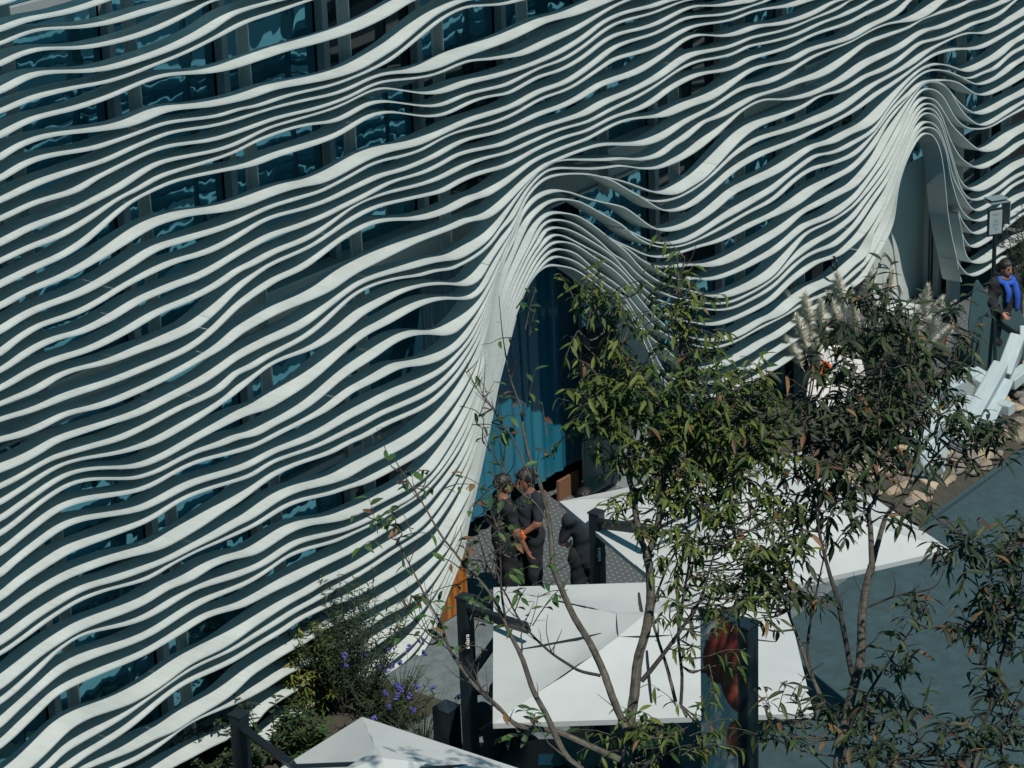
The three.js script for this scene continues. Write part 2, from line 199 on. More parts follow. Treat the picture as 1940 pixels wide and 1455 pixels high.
fin(-9.000,6.020,-8.250,6.091,-7.500,6.097,-6.750,6.026,-6.000,6.021,-5.445,6.059,-5.067,6.084,-4.750,6.089,-4.632,6.098,-4.345,6.147,-3.955,6.239,-3.696,6.265,-3.419,6.302,-3.228,6.306,-2.881,6.295,-2.528,6.289,-2.336,6.298,-2.071,6.323,-1.915,6.328,-1.653,6.328,-1.466,6.318,-1.266,6.296,-0.999,6.252,-0.883,6.243,-0.732,6.249,-0.439,6.285,-0.274,6.283,-0.168,6.267,-0.043,6.238,0.469,6.077,0.607,6.041,0.729,6.018,0.874,6.008,1.150,6.019,1.314,6.017,1.601,5.994,1.893,5.971,2.024,5.975,2.508,6.020,2.907,6.019,3.061,6.029,3.337,6.073,3.794,6.176,4.003,6.203,4.201,6.204,4.732,6.178,5.051,6.182,5.385,6.189,6.085,6.136,6.835,6.209,7.585,6.248,8.335,6.187,9.085,6.130,9.835,6.174,10.585,6.245,11.335,6.221,12.085,6.143,12.835,6.145,13.585,6.223,14.335,6.244,15.085,6.172,15.835,6.130);
fin(-9.000,5.804,-8.250,5.872,-7.500,5.891,-6.750,5.823,-6.000,5.804,-5.475,5.847,-5.018,5.887,-4.747,5.901,-4.596,5.920,-4.477,5.943,-4.358,5.976,-3.984,6.116,-3.796,6.171,-3.633,6.195,-3.246,6.217,-3.028,6.204,-2.627,6.160,-2.207,6.109,-2.085,6.101,-1.775,6.104,-1.252,6.086,-0.995,6.087,-0.833,6.099,-0.467,6.154,-0.337,6.161,-0.225,6.157,-0.110,6.143,0.015,6.115,0.418,5.985,0.573,5.942,0.721,5.915,0.859,5.903,0.985,5.905,1.283,5.925,1.429,5.926,1.609,5.914,1.894,5.878,2.009,5.875,2.465,5.921,2.593,5.922,2.896,5.912,3.115,5.924,3.377,5.961,3.761,6.046,3.953,6.068,4.151,6.068,4.580,6.036,4.789,6.030,4.980,6.038,5.367,6.074,5.534,6.080,5.642,6.075,5.754,6.062,6.160,5.981,6.408,5.942,6.692,5.908,6.990,5.880,7.690,5.940,8.440,5.884,9.190,5.821,9.940,5.858,10.690,5.932,11.440,5.917,12.190,5.838,12.940,5.831,13.690,5.907,14.440,5.937,15.190,5.869,15.940,5.820);
fin(-9.000,5.613,-8.250,5.677,-7.500,5.707,-6.750,5.643,-5.501,5.660,-5.177,5.699,-5.019,5.707,-4.736,5.709,-4.291,5.752,-3.967,5.804,-3.639,5.860,-3.455,5.874,-3.282,5.868,-3.069,5.850,-2.607,5.769,-2.412,5.746,-2.262,5.739,-1.906,5.742,-1.663,5.736,-1.497,5.723,-1.233,5.688,-1.103,5.681,-0.932,5.689,-0.514,5.733,-0.329,5.741,-0.104,5.736,0.281,5.698,0.431,5.692,0.804,5.711,1.195,5.728,1.341,5.727,1.707,5.711,1.993,5.709,2.151,5.716,2.522,5.751,2.988,5.748,3.133,5.759,3.288,5.783,3.591,5.844,3.889,5.915,4.041,5.937,4.267,5.944,4.546,5.934,4.836,5.928,5.376,5.968,5.504,5.964,5.650,5.950,5.914,5.909,6.194,5.863,6.415,5.838,6.599,5.830,6.929,5.828,7.278,5.821,7.978,5.872,8.728,5.797,9.478,5.763,10.228,5.828,10.978,5.881,11.728,5.831,12.478,5.764,13.228,5.794,13.978,5.870,14.728,5.862,15.478,5.784,16.228,5.769);
fin(-9.000,5.391,-8.250,5.448,-7.500,5.490,-6.750,5.434,-5.531,5.441,-5.258,5.486,-5.082,5.504,-4.946,5.508,-4.566,5.500,-4.348,5.512,-3.895,5.575,-3.629,5.625,-3.490,5.638,-3.365,5.637,-3.023,5.614,-2.676,5.599,-2.433,5.602,-1.948,5.628,-1.585,5.612,-1.214,5.595,-1.074,5.602,-0.745,5.633,-0.405,5.668,-0.231,5.665,0.135,5.630,0.343,5.622,0.471,5.627,0.769,5.660,0.942,5.667,1.159,5.657,1.618,5.618,1.876,5.614,2.076,5.625,2.547,5.673,2.949,5.669,3.134,5.677,3.292,5.696,3.834,5.783,3.953,5.796,4.101,5.797,4.548,5.770,4.775,5.767,4.973,5.780,5.393,5.827,5.568,5.837,5.776,5.828,6.214,5.774,6.447,5.753,6.606,5.748,6.887,5.752,7.063,5.743,7.306,5.716,7.832,5.640,8.030,5.626,8.301,5.619,9.001,5.579,9.751,5.569,10.501,5.645,11.251,5.677,12.001,5.610,12.751,5.559,13.501,5.610,14.251,5.677,15.001,5.644,15.751,5.569);
fin(-9.000,5.196,-8.250,5.244,-7.500,5.296,-6.750,5.247,-5.558,5.246,-5.305,5.314,-5.073,5.352,-4.973,5.354,-4.653,5.339,-4.500,5.342,-4.315,5.361,-3.924,5.419,-3.495,5.448,-3.257,5.451,-2.919,5.427,-2.722,5.429,-2.530,5.448,-2.138,5.510,-2.001,5.521,-1.819,5.516,-1.433,5.482,-1.061,5.472,-0.687,5.491,-0.303,5.507,-0.183,5.505,0.139,5.484,0.481,5.487,0.709,5.498,1.010,5.531,1.160,5.539,1.316,5.533,1.680,5.495,1.941,5.487,2.234,5.495,2.531,5.504,2.889,5.494,3.057,5.496,3.294,5.513,3.614,5.554,3.744,5.563,4.269,5.546,4.440,5.547,4.602,5.562,5.016,5.630,5.372,5.709,5.552,5.724,5.682,5.719,5.818,5.700,6.249,5.595,6.461,5.558,6.660,5.541,7.122,5.528,7.581,5.463,7.830,5.438,8.101,5.425,8.367,5.425,8.578,5.437,8.984,5.473,9.684,5.416,10.434,5.483,11.184,5.533,11.934,5.481,12.684,5.416,13.434,5.449,14.184,5.524,14.934,5.512,15.684,5.434,16.434,5.423);
fin(-9.000,5.046,-8.250,5.086,-7.500,5.144,-6.750,5.103,-5.579,5.095,-5.196,5.157,-5.019,5.175,-4.838,5.176,-4.543,5.146,-4.377,5.147,-4.115,5.168,-3.834,5.210,-3.722,5.220,-3.363,5.225,-3.053,5.219,-2.933,5.224,-2.757,5.243,-2.441,5.290,-2.006,5.331,-1.878,5.334,-1.551,5.322,-1.142,5.325,-0.863,5.346,-0.578,5.363,-0.125,5.402,0.028,5.400,0.355,5.376,0.497,5.372,0.692,5.381,0.962,5.409,1.079,5.411,1.273,5.397,1.546,5.365,1.831,5.335,2.211,5.345,2.586,5.345,2.978,5.325,3.378,5.305,3.490,5.310,3.839,5.342,4.291,5.352,4.761,5.380,4.990,5.408,5.377,5.477,5.589,5.494,5.775,5.487,6.073,5.456,6.385,5.428,6.555,5.423,6.934,5.429,7.246,5.403,7.564,5.376,7.819,5.363,8.105,5.364,8.392,5.370,8.937,5.367,9.125,5.382,9.322,5.416,10.022,5.378,10.772,5.457,11.522,5.465,12.272,5.389,13.022,5.359,13.772,5.426,14.522,5.476,15.272,5.423,16.022,5.358);
fin(-9.000,4.888,-8.250,4.920,-7.500,4.983,-6.750,4.951,-5.601,4.935,-5.201,4.974,-5.049,4.982,-4.868,4.979,-4.537,4.956,-4.282,4.958,-3.981,4.981,-3.540,5.034,-3.176,5.037,-2.944,5.048,-2.716,5.073,-2.490,5.119,-2.412,5.129,-2.218,5.135,-1.924,5.162,-1.508,5.165,-1.365,5.175,-1.166,5.208,-0.773,5.300,-0.651,5.317,-0.523,5.324,-0.243,5.316,0.047,5.289,0.343,5.259,0.598,5.244,0.772,5.244,1.160,5.266,1.313,5.268,1.509,5.260,1.929,5.225,2.347,5.236,2.784,5.247,2.984,5.240,3.436,5.211,3.933,5.242,4.445,5.271,4.749,5.305,5.210,5.381,5.388,5.398,5.554,5.406,5.795,5.395,6.084,5.360,6.386,5.328,6.556,5.323,6.806,5.336,6.919,5.334,7.195,5.305,7.489,5.276,7.969,5.245,8.148,5.246,8.683,5.265,9.191,5.252,9.380,5.254,9.624,5.269,9.892,5.302,10.592,5.319,11.342,5.361,12.092,5.302,12.842,5.242,13.592,5.285,14.342,5.356,15.092,5.335,15.842,5.257);
fin(-9.000,4.754,-8.250,4.778,-7.500,4.845,-6.750,4.820,-5.620,4.799,-5.171,4.788,-5.085,4.795,-4.900,4.824,-4.769,4.829,-4.625,4.819,-4.335,4.775,-4.127,4.757,-3.824,4.749,-3.511,4.732,-3.162,4.740,-3.055,4.754,-2.948,4.781,-2.771,4.839,-2.467,4.957,-2.102,5.045,-1.931,5.062,-1.548,5.072,-1.375,5.082,-1.235,5.100,-0.827,5.170,-0.593,5.196,-0.433,5.205,-0.299,5.204,-0.152,5.193,0.270,5.144,0.702,5.094,0.818,5.094,1.066,5.118,1.227,5.122,1.430,5.115,1.856,5.083,2.030,5.090,2.432,5.130,2.675,5.139,3.015,5.134,3.397,5.111,3.924,5.139,4.417,5.114,4.579,5.114,4.771,5.132,5.152,5.201,5.609,5.232,5.862,5.220,6.270,5.164,6.444,5.149,6.589,5.147,6.845,5.166,6.979,5.169,7.507,5.136,7.711,5.129,7.888,5.131,8.233,5.150,8.424,5.154,8.648,5.149,9.098,5.126,9.365,5.124,9.810,5.146,10.236,5.153,10.538,5.174,11.238,5.233,11.988,5.193,12.738,5.120,13.488,5.139,14.238,5.217,14.988,5.221,15.738,5.144,16.488,5.118);
fin(-9.000,4.617,-8.250,4.632,-7.500,4.701,-6.750,4.685,-5.639,4.659,-5.243,4.620,-4.799,4.604,-4.498,4.583,-4.185,4.564,-3.851,4.558,-3.511,4.558,-3.256,4.566,-3.105,4.586,-2.937,4.625,-2.799,4.668,-2.531,4.767,-2.409,4.798,-1.960,4.874,-1.841,4.882,-1.609,4.886,-1.490,4.897,-1.348,4.923,-0.930,5.017,-0.744,5.041,-0.556,5.054,-0.398,5.051,-0.234,5.031,-0.073,4.998,0.305,4.903,0.530,4.868,0.711,4.855,0.889,4.851,1.263,4.869,1.506,4.851,1.622,4.860,1.847,4.894,2.301,4.998,2.437,5.014,2.589,5.022,2.990,5.022,3.403,5.015,3.876,5.050,4.093,5.052,4.355,5.025,4.870,4.927,5.046,4.902,5.184,4.896,5.564,4.898,5.918,4.883,6.046,4.885,6.189,4.898,6.459,4.947,6.740,5.000,6.874,5.016,7.017,5.023,7.252,5.012,7.574,4.975,7.900,4.942,8.017,4.942,8.273,4.965,8.427,4.968,8.786,4.946,9.153,4.918,9.385,4.911,9.544,4.918,9.938,4.955,10.415,4.969,10.564,4.980,10.669,4.996,10.766,5.019,10.964,5.092,11.664,5.143,12.414,5.068,13.164,5.034,13.914,5.099,14.664,5.152,15.414,5.103,16.164,5.035);
fin(-9.000,4.438,-8.250,4.442,-7.500,4.513,-6.750,4.508,-5.665,4.475,-5.454,4.443,-5.291,4.430,-5.155,4.430,-4.915,4.445,-4.780,4.441,-4.447,4.390,-4.247,4.371,-3.734,4.370,-3.490,4.381,-3.163,4.408,-2.829,4.435,-2.688,4.456,-2.488,4.505,-2.384,4.519,-1.901,4.553,-1.436,4.546,-1.184,4.551,-1.069,4.563,-0.842,4.604,-0.683,4.623,-0.286,4.644,0.121,4.663,0.347,4.667,0.879,4.652,1.124,4.653,1.221,4.644,1.421,4.611,1.533,4.607,1.630,4.619,1.742,4.646,2.190,4.808,2.375,4.862,2.596,4.900,2.847,4.915,3.285,4.910,3.605,4.884,3.856,4.838,4.154,4.761,4.457,4.688,4.642,4.659,4.810,4.649,5.028,4.662,5.423,4.722,5.954,4.761,6.466,4.824,6.647,4.837,6.863,4.832,7.311,4.785,7.535,4.780,7.748,4.794,8.167,4.848,8.429,4.870,8.706,4.876,9.033,4.872,9.361,4.871,9.872,4.904,10.103,4.909,10.417,4.892,10.690,4.855,10.983,4.811,11.141,4.797,11.294,4.793,11.440,4.799,11.604,4.818,11.979,4.890,12.679,4.851,13.429,4.839,14.179,4.914,14.929,4.948,15.679,4.882,16.429,4.830);
fin(-9.000,4.173,-8.250,4.160,-7.500,4.229,-6.750,4.242,-5.703,4.201,-5.509,4.193,-5.387,4.195,-5.221,4.208,-5.040,4.232,-4.958,4.236,-4.703,4.220,-4.314,4.186,-3.908,4.152,-3.523,4.165,-3.123,4.181,-2.936,4.199,-2.612,4.261,-2.527,4.272,-2.120,4.292,-1.737,4.293,-1.566,4.305,-1.459,4.323,-0.925,4.445,-0.736,4.477,-0.609,4.485,-0.458,4.481,-0.270,4.466,0.150,4.416,0.590,4.365,0.928,4.299,1.024,4.294,1.124,4.298,1.368,4.332,1.449,4.352,1.531,4.380,1.616,4.423,2.055,4.699,2.212,4.783,2.344,4.841,2.465,4.883,2.558,4.905,2.644,4.913,2.796,4.907,2.975,4.879,3.352,4.783,3.738,4.684,4.108,4.607,4.454,4.510,4.662,4.472,4.855,4.456,4.982,4.465,5.196,4.509,5.413,4.528,5.791,4.618,5.877,4.629,6.159,4.616,6.357,4.617,6.631,4.638,6.907,4.662,7.085,4.668,7.384,4.650,7.702,4.628,8.089,4.618,8.470,4.587,8.694,4.582,8.860,4.590,9.041,4.612,9.354,4.667,9.667,4.728,9.867,4.749,10.048,4.749,10.441,4.736,10.850,4.727,10.993,4.733,11.240,4.762,11.360,4.766,11.834,4.747,12.332,4.726,12.505,4.726,12.743,4.737,13.443,4.682,14.193,4.754,14.943,4.796,15.693,4.737,16.443,4.678);
fin(-9.000,4.031,-8.250,4.008,-7.500,4.075,-6.750,4.098,-5.723,4.053,-5.495,4.061,-5.236,4.088,-5.078,4.095,-4.955,4.087,-4.626,4.047,-4.288,4.001,-4.158,3.991,-3.885,3.996,-3.387,4.024,-3.091,4.021,-2.903,4.027,-2.783,4.045,-2.632,4.101,-2.566,4.116,-2.336,4.117,-2.122,4.143,-1.679,4.169,-1.498,4.190,-1.289,4.237,-0.873,4.371,-0.728,4.399,-0.587,4.409,-0.397,4.405,-0.182,4.382,0.005,4.352,0.291,4.295,0.567,4.263,0.835,4.213,0.936,4.211,1.216,4.228,1.394,4.258,1.558,4.314,1.729,4.407,1.902,4.466,1.952,4.490,2.013,4.536,2.154,4.666,2.278,4.744,2.363,4.782,2.470,4.818,2.540,4.835,2.609,4.841,2.722,4.834,2.862,4.810,3.165,4.730,3.474,4.648,3.756,4.591,4.050,4.538,4.480,4.399,4.690,4.344,4.866,4.313,5.070,4.300,5.415,4.303,5.730,4.338,6.089,4.412,6.354,4.483,6.629,4.560,6.798,4.586,6.970,4.599,7.133,4.595,7.292,4.576,7.724,4.475,8.020,4.423,8.276,4.395,8.513,4.385,8.833,4.386,9.152,4.393,9.329,4.407,9.671,4.451,9.922,4.474,10.308,4.483,10.699,4.493,10.835,4.507,11.166,4.558,11.398,4.576,11.537,4.573,11.806,4.543,11.967,4.533,12.366,4.535,12.770,4.537,13.043,4.526,13.322,4.510,13.611,4.506,13.916,4.505,14.616,4.551,15.366,4.551,16.116,4.473);
fin(-9.000,3.891,-8.250,3.859,-7.500,3.923,-6.750,3.954,-5.744,3.907,-5.490,3.938,-5.120,3.993,-4.931,4.000,-4.722,3.974,-4.289,3.878,-4.096,3.844,-3.822,3.811,-3.646,3.808,-3.186,3.846,-2.851,3.893,-2.626,3.935,-2.242,4.032,-2.113,4.055,-1.936,4.061,-1.515,4.032,-1.300,4.034,-0.961,4.077,-0.702,4.140,-0.618,4.154,-0.151,4.193,-0.018,4.198,0.198,4.186,0.432,4.150,0.699,4.082,1.051,3.965,1.133,3.948,1.211,3.946,1.294,3.962,1.367,3.996,1.523,4.119,1.897,4.351,1.960,4.402,2.018,4.464);
fin(-9.000,3.746,-8.250,3.706,-7.500,3.765,-6.750,3.804,-5.765,3.755,-5.457,3.806,-5.142,3.863,-5.005,3.879,-4.897,3.882,-4.772,3.870,-4.630,3.841,-4.479,3.799,-4.112,3.677,-3.984,3.646,-3.869,3.630,-3.640,3.626,-3.142,3.655,-2.592,3.667,-2.472,3.662,-2.236,3.635,-2.121,3.633,-1.735,3.669,-1.560,3.696,-1.365,3.741,-0.913,3.867,-0.680,3.913,-0.525,3.928,-0.245,3.935,0.085,3.960,0.277,3.967,0.435,3.960,0.584,3.940,0.755,3.900,1.055,3.808,1.136,3.794,1.214,3.793,1.268,3.801,1.323,3.818,1.425,3.877,1.657,4.085,1.893,4.301);
fin(-9.000,3.618,-8.250,3.572,-7.500,3.625,-6.750,3.671,-5.783,3.622,-5.252,3.740,-5.006,3.776,-4.856,3.779,-4.742,3.765,-4.618,3.738,-4.481,3.695,-4.148,3.577,-4.046,3.549,-3.938,3.530,-3.738,3.514,-3.394,3.524,-3.198,3.518,-2.865,3.477,-2.631,3.462,-2.408,3.419,-2.307,3.412,-2.100,3.425,-1.800,3.433,-1.611,3.449,-1.437,3.479,-1.127,3.557,-0.917,3.597,-0.511,3.644,-0.223,3.689,-0.045,3.698,0.088,3.688,0.218,3.665,0.359,3.626,0.662,3.522,0.752,3.504,0.837,3.500,0.921,3.513,1.030,3.546,1.166,3.600,1.258,3.650,1.381,3.738,1.508,3.845,1.607,3.943,1.694,4.047);
fin(-9.000,3.445,-8.250,3.390,-7.500,3.436,-6.750,3.490,-5.808,3.440,-5.505,3.507,-5.195,3.573,-5.072,3.590,-4.965,3.594,-4.841,3.584,-4.674,3.557,-4.150,3.437,-4.002,3.412,-3.845,3.404,-3.482,3.426,-3.268,3.422,-3.093,3.403,-2.628,3.326,-2.424,3.305,-1.906,3.309,-1.370,3.311,-1.220,3.324,-0.974,3.367,-0.852,3.381,-0.536,3.384,-0.210,3.394,-0.112,3.390,-0.019,3.377,0.252,3.312,0.375,3.290,0.521,3.277,0.652,3.280,0.791,3.297,0.919,3.330,1.020,3.371,1.119,3.431,1.283,3.554,1.426,3.685,1.550,3.822,1.645,3.955);
fin(-9.000,3.255,-8.250,3.194,-7.500,3.229,-6.750,3.290,-5.836,3.242,-5.606,3.301,-5.222,3.381,-5.083,3.402,-4.965,3.408,-4.841,3.399,-4.706,3.377,-4.188,3.249,-4.020,3.218,-3.836,3.209,-3.447,3.218,-3.292,3.214,-3.153,3.200,-2.743,3.144,-2.564,3.128,-2.451,3.126,-2.216,3.137,-2.088,3.137,-1.674,3.100,-1.471,3.093,-0.964,3.116,-0.682,3.120,-0.390,3.129,-0.076,3.121,0.251,3.113,0.500,3.122,0.644,3.142,0.775,3.180,1.004,3.279,1.135,3.352,1.246,3.447,1.385,3.594,1.573,3.828,1.639,3.930);
fin(-9.000,3.045,-8.250,2.978,-7.500,3.000,-6.750,3.067,-5.866,3.022,-5.560,3.083,-5.089,3.138,-4.935,3.146,-4.481,3.111,-4.013,3.077,-3.835,3.082,-3.538,3.116,-3.353,3.116,-3.096,3.093,-2.823,3.056,-2.547,3.021,-2.434,3.019,-2.219,3.040,-2.106,3.041,-1.567,2.987,-1.346,2.974,-1.066,2.970,-0.782,2.969,-0.445,2.979,-0.129,2.964,0.191,2.952,0.398,2.960,0.600,3.002,0.817,3.077,0.960,3.154,1.167,3.296,1.250,3.375,1.361,3.511,1.608,3.851,1.653,3.938);
fin(-9.000,2.856,-8.250,2.786,-7.500,2.796,-6.750,2.866,-5.893,2.826,-5.608,2.870,-5.392,2.897,-5.185,2.911,-5.011,2.911,-4.517,2.867,-4.273,2.827,-3.886,2.752,-3.784,2.740,-3.685,2.737,-3.420,2.747,-3.227,2.762,-2.960,2.794,-2.679,2.822,-2.277,2.890,-2.099,2.904,-1.791,2.894,-1.373,2.846,-1.249,2.837,-0.988,2.842,-0.698,2.831,-0.384,2.842,-0.102,2.832,0.186,2.822,0.389,2.836,0.491,2.855,0.593,2.884,0.827,2.977,1.001,3.076,1.174,3.207,1.256,3.286,1.320,3.369,1.518,3.701,1.629,3.858,1.660,3.932);
fin(-9.000,2.643,-8.250,2.573,-7.500,2.569,-6.750,2.639,-5.924,2.606,-5.415,2.683,-5.060,2.714,-4.911,2.719,-4.742,2.706,-4.427,2.651,-4.256,2.628,-3.945,2.598,-3.705,2.583,-3.354,2.581,-2.995,2.575,-2.751,2.581,-2.520,2.578,-2.161,2.617,-1.992,2.623,-1.774,2.605,-1.298,2.516,-1.092,2.492,-0.993,2.491,-0.717,2.506,-0.428,2.503,-0.127,2.502,0.080,2.519,0.357,2.565,0.552,2.624,0.758,2.716,0.901,2.801,0.994,2.865,1.072,2.932,1.153,3.012,1.226,3.096,1.292,3.185,1.413,3.388,1.509,3.610);
fin(-9.000,2.554,-8.250,2.484,-7.500,2.474,-6.750,2.544,-5.937,2.514,-5.695,2.539,-5.304,2.603,-5.042,2.630,-4.904,2.634,-4.747,2.623,-4.554,2.599,-4.153,2.522,-4.026,2.507,-3.924,2.507,-3.654,2.527,-3.351,2.528,-2.921,2.502,-2.484,2.484,-2.106,2.507,-1.970,2.507,-1.774,2.488,-1.321,2.401,-1.042,2.365,-0.748,2.320,-0.566,2.313,-0.017,2.320,0.116,2.326,0.229,2.340,0.349,2.366,0.487,2.411,0.624,2.467,0.740,2.526,0.870,2.613,1.144,2.823,1.240,2.900,1.315,2.971,1.365,3.036,1.395,3.110,1.474,3.427,1.555,3.741);
fin(-9.000,2.239,-8.250,2.174,-7.500,2.145,-6.750,2.210,-5.981,2.192,-5.709,2.246,-5.436,2.305,-5.084,2.342,-4.941,2.346,-4.760,2.335,-4.359,2.290,-4.164,2.276,-4.011,2.277,-3.768,2.295,-3.428,2.268,-3.191,2.286,-3.055,2.284,-2.869,2.262,-2.571,2.196,-2.476,2.185,-2.372,2.188,-2.033,2.218,-1.895,2.217,-1.670,2.183,-1.314,2.089,-1.151,2.053,-1.039,2.039,-0.779,2.023,-0.434,2.017,-0.083,2.012,0.166,2.037,0.301,2.065,0.383,2.096,0.462,2.137,0.754,2.329,1.019,2.544,1.140,2.667,1.225,2.785,1.394,3.068,1.430,3.178,1.513,3.517,1.571,3.699,1.604,3.778,1.665,3.890,1.712,4.013,1.764,4.103,1.842,4.206,1.988,4.366,2.104,4.536,2.167,4.602,2.248,4.657,2.350,4.706,2.451,4.739,2.549,4.756,2.715,4.755,2.922,4.725,3.299,4.634,3.514,4.564,3.736,4.472,3.890,4.394,4.211,4.200,4.538,4.001,4.761,3.859,4.872,3.799,4.992,3.751,5.116,3.714,5.253,3.687,5.397,3.672,5.567,3.672,5.734,3.690,5.938,3.728,6.453,3.840,6.683,3.872,7.198,3.896,7.516,3.888,7.851,3.877,8.138,3.876,8.549,3.891,8.974,3.898,9.414,3.913,9.732,3.943,10.142,4.002,10.482,4.034,10.811,4.080,11.149,4.135,11.638,4.187,11.878,4.183,12.181,4.152,12.448,4.110,12.915,4.013,13.152,3.988,13.331,3.987,13.619,3.999,13.989,4.024,14.375,4.054,15.075,4.111,15.825,4.079);
fin(-9.000,2.099,-8.250,2.039,-7.500,2.001,-6.750,2.062,-6.001,2.050,-5.533,2.162,-5.322,2.236,-5.240,2.260,-5.097,2.284,-4.973,2.291,-4.808,2.270,-4.335,2.155,-4.141,2.125,-3.927,2.118,-3.548,2.142,-3.396,2.143,-3.298,2.132,-2.785,2.048,-2.504,2.024,-2.321,2.024,-2.023,2.051,-1.856,2.050,-1.726,2.033,-1.221,1.933,-0.940,1.898,-0.634,1.886,-0.395,1.891,-0.108,1.887,0.041,1.904,0.221,1.946,0.464,2.033,0.669,2.141,0.885,2.303,0.987,2.403,1.043,2.478,1.136,2.631,1.239,2.779,1.403,3.051,1.438,3.149,1.522,3.495,1.581,3.682,1.613,3.762,1.675,3.873,1.740,4.014,1.821,4.109,1.969,4.247,2.059,4.397,2.118,4.458,2.190,4.505,2.273,4.543,2.361,4.570,2.452,4.583,2.598,4.585,2.732,4.574,2.862,4.545,3.012,4.495,3.377,4.324,3.659,4.208,3.959,4.089,4.081,4.033,4.220,3.949,4.574,3.695,4.690,3.625,4.793,3.573,4.925,3.522,5.061,3.484,5.209,3.457,5.375,3.440,5.633,3.435,5.877,3.451,6.061,3.477,6.432,3.555,6.571,3.574,7.066,3.575,7.571,3.576,7.778,3.595,8.198,3.657,8.376,3.674,8.549,3.669,8.904,3.628,9.034,3.619,9.437,3.632,9.763,3.621,9.924,3.628,10.060,3.648,10.180,3.681,10.413,3.791,10.641,3.889,10.907,3.984,11.150,4.046,11.269,4.065,11.384,4.074,11.507,4.074,11.624,4.065,11.761,4.045,11.900,4.016,12.147,3.940,12.584,3.770,12.728,3.734,12.869,3.715,13.062,3.712,13.334,3.721,13.621,3.734,13.806,3.759,14.134,3.830,14.231,3.840,14.367,3.843,15.067,3.895,15.817,3.880);
fin(-9.000,1.878,-8.250,1.826,-7.500,1.778,-6.750,1.829,-6.032,1.828,-5.779,1.901,-5.362,2.007,-5.247,2.028,-5.138,2.036,-5.034,2.032,-4.743,2.003,-4.324,1.945,-4.082,1.927,-3.917,1.930,-3.535,1.962,-3.345,1.967,-3.175,1.961,-2.764,1.923,-2.595,1.918,-2.406,1.930,-2.127,1.963,-1.992,1.966,-1.771,1.942,-1.439,1.881,-1.256,1.855,-0.976,1.839,-0.685,1.825,-0.585,1.826,-0.400,1.842,-0.185,1.840,0.076,1.857,0.188,1.871,0.299,1.898,0.420,1.942,0.535,1.992,0.781,2.129,0.920,2.232,1.080,2.392,1.197,2.545,1.299,2.727,1.386,2.935,1.536,3.367,1.605,3.545,1.693,3.726,1.790,3.879,1.958,4.080,2.174,4.303,2.230,4.353,2.295,4.389,2.386,4.422,2.506,4.455,2.606,4.470,2.746,4.467,2.895,4.440,3.087,4.380,3.243,4.312,3.603,4.097,3.981,3.870,4.084,3.798,4.269,3.650,4.413,3.553,4.550,3.474,4.706,3.397,4.871,3.331,5.018,3.286,5.201,3.246,5.393,3.219,5.635,3.204,6.025,3.199,6.293,3.205,6.807,3.231,7.338,3.235,7.578,3.265,7.884,3.337,8.025,3.364,8.175,3.383,8.312,3.391,8.522,3.385,8.942,3.339,9.151,3.324,9.370,3.315,9.516,3.322,9.647,3.343,9.773,3.380,10.133,3.526,10.376,3.639,10.622,3.725,10.772,3.759,11.079,3.804,11.295,3.845,11.421,3.856,11.565,3.846,11.763,3.814,12.044,3.758,12.233,3.707,12.355,3.663,12.472,3.611,12.813,3.428,12.929,3.372,13.087,3.315,13.251,3.274,13.430,3.249,13.615,3.241,14.052,3.242,14.433,3.260,15.133,3.294,15.883,3.314);
fin(-9.000,1.675,-8.250,1.634,-7.500,1.577,-6.750,1.619,-6.060,1.626,-5.637,1.739,-5.378,1.822,-5.291,1.838,-5.186,1.844,-4.997,1.836,-4.681,1.810,-4.350,1.776,-4.130,1.762,-3.983,1.764,-3.646,1.778,-3.297,1.795,-3.128,1.776,-2.806,1.712,-2.682,1.697,-2.293,1.689,-1.927,1.670,-1.522,1.666,-1.072,1.647,-0.882,1.648,-0.514,1.667,-0.137,1.683,0.107,1.702,0.234,1.728,0.415,1.798,0.778,1.968,0.880,2.039,1.004,2.160,1.134,2.326,1.249,2.520,1.352,2.740,1.531,3.180,1.610,3.360,1.706,3.545,1.808,3.702,1.882,3.795,1.960,3.879,2.217,4.106,2.356,4.246,2.410,4.283,2.468,4.310,2.528,4.326,2.596,4.334,2.661,4.333,2.739,4.322,2.919,4.272,3.118,4.195,3.282,4.103,3.535,3.928,3.811,3.717,4.100,3.497,4.374,3.237,4.542,3.096,4.697,2.987,4.875,2.880,4.993,2.821,5.375,2.657,5.647,2.533,5.920,2.405,6.161,2.321,6.392,2.270,6.606,2.245,6.908,2.227,7.158,2.224,7.331,2.235,7.451,2.255,7.559,2.285,7.822,2.396,8.094,2.514,8.171,2.541,8.248,2.560,8.415,2.574,8.844,2.567,9.062,2.572,9.397,2.601,9.544,2.630,9.975,2.770,10.359,2.948,10.473,3.022,10.737,3.227,11.113,3.561,11.175,3.597,11.239,3.623,11.303,3.638,11.379,3.644,11.478,3.637,11.567,3.616,11.668,3.577,11.758,3.528,11.882,3.431,12.187,3.126,12.362,2.984,12.610,2.811,12.882,2.630,13.047,2.535,13.199,2.466,13.314,2.428,13.431,2.401,13.579,2.378,13.704,2.369,13.877,2.376,14.245,2.426,14.497,2.433,15.197,2.427,15.947,2.491);
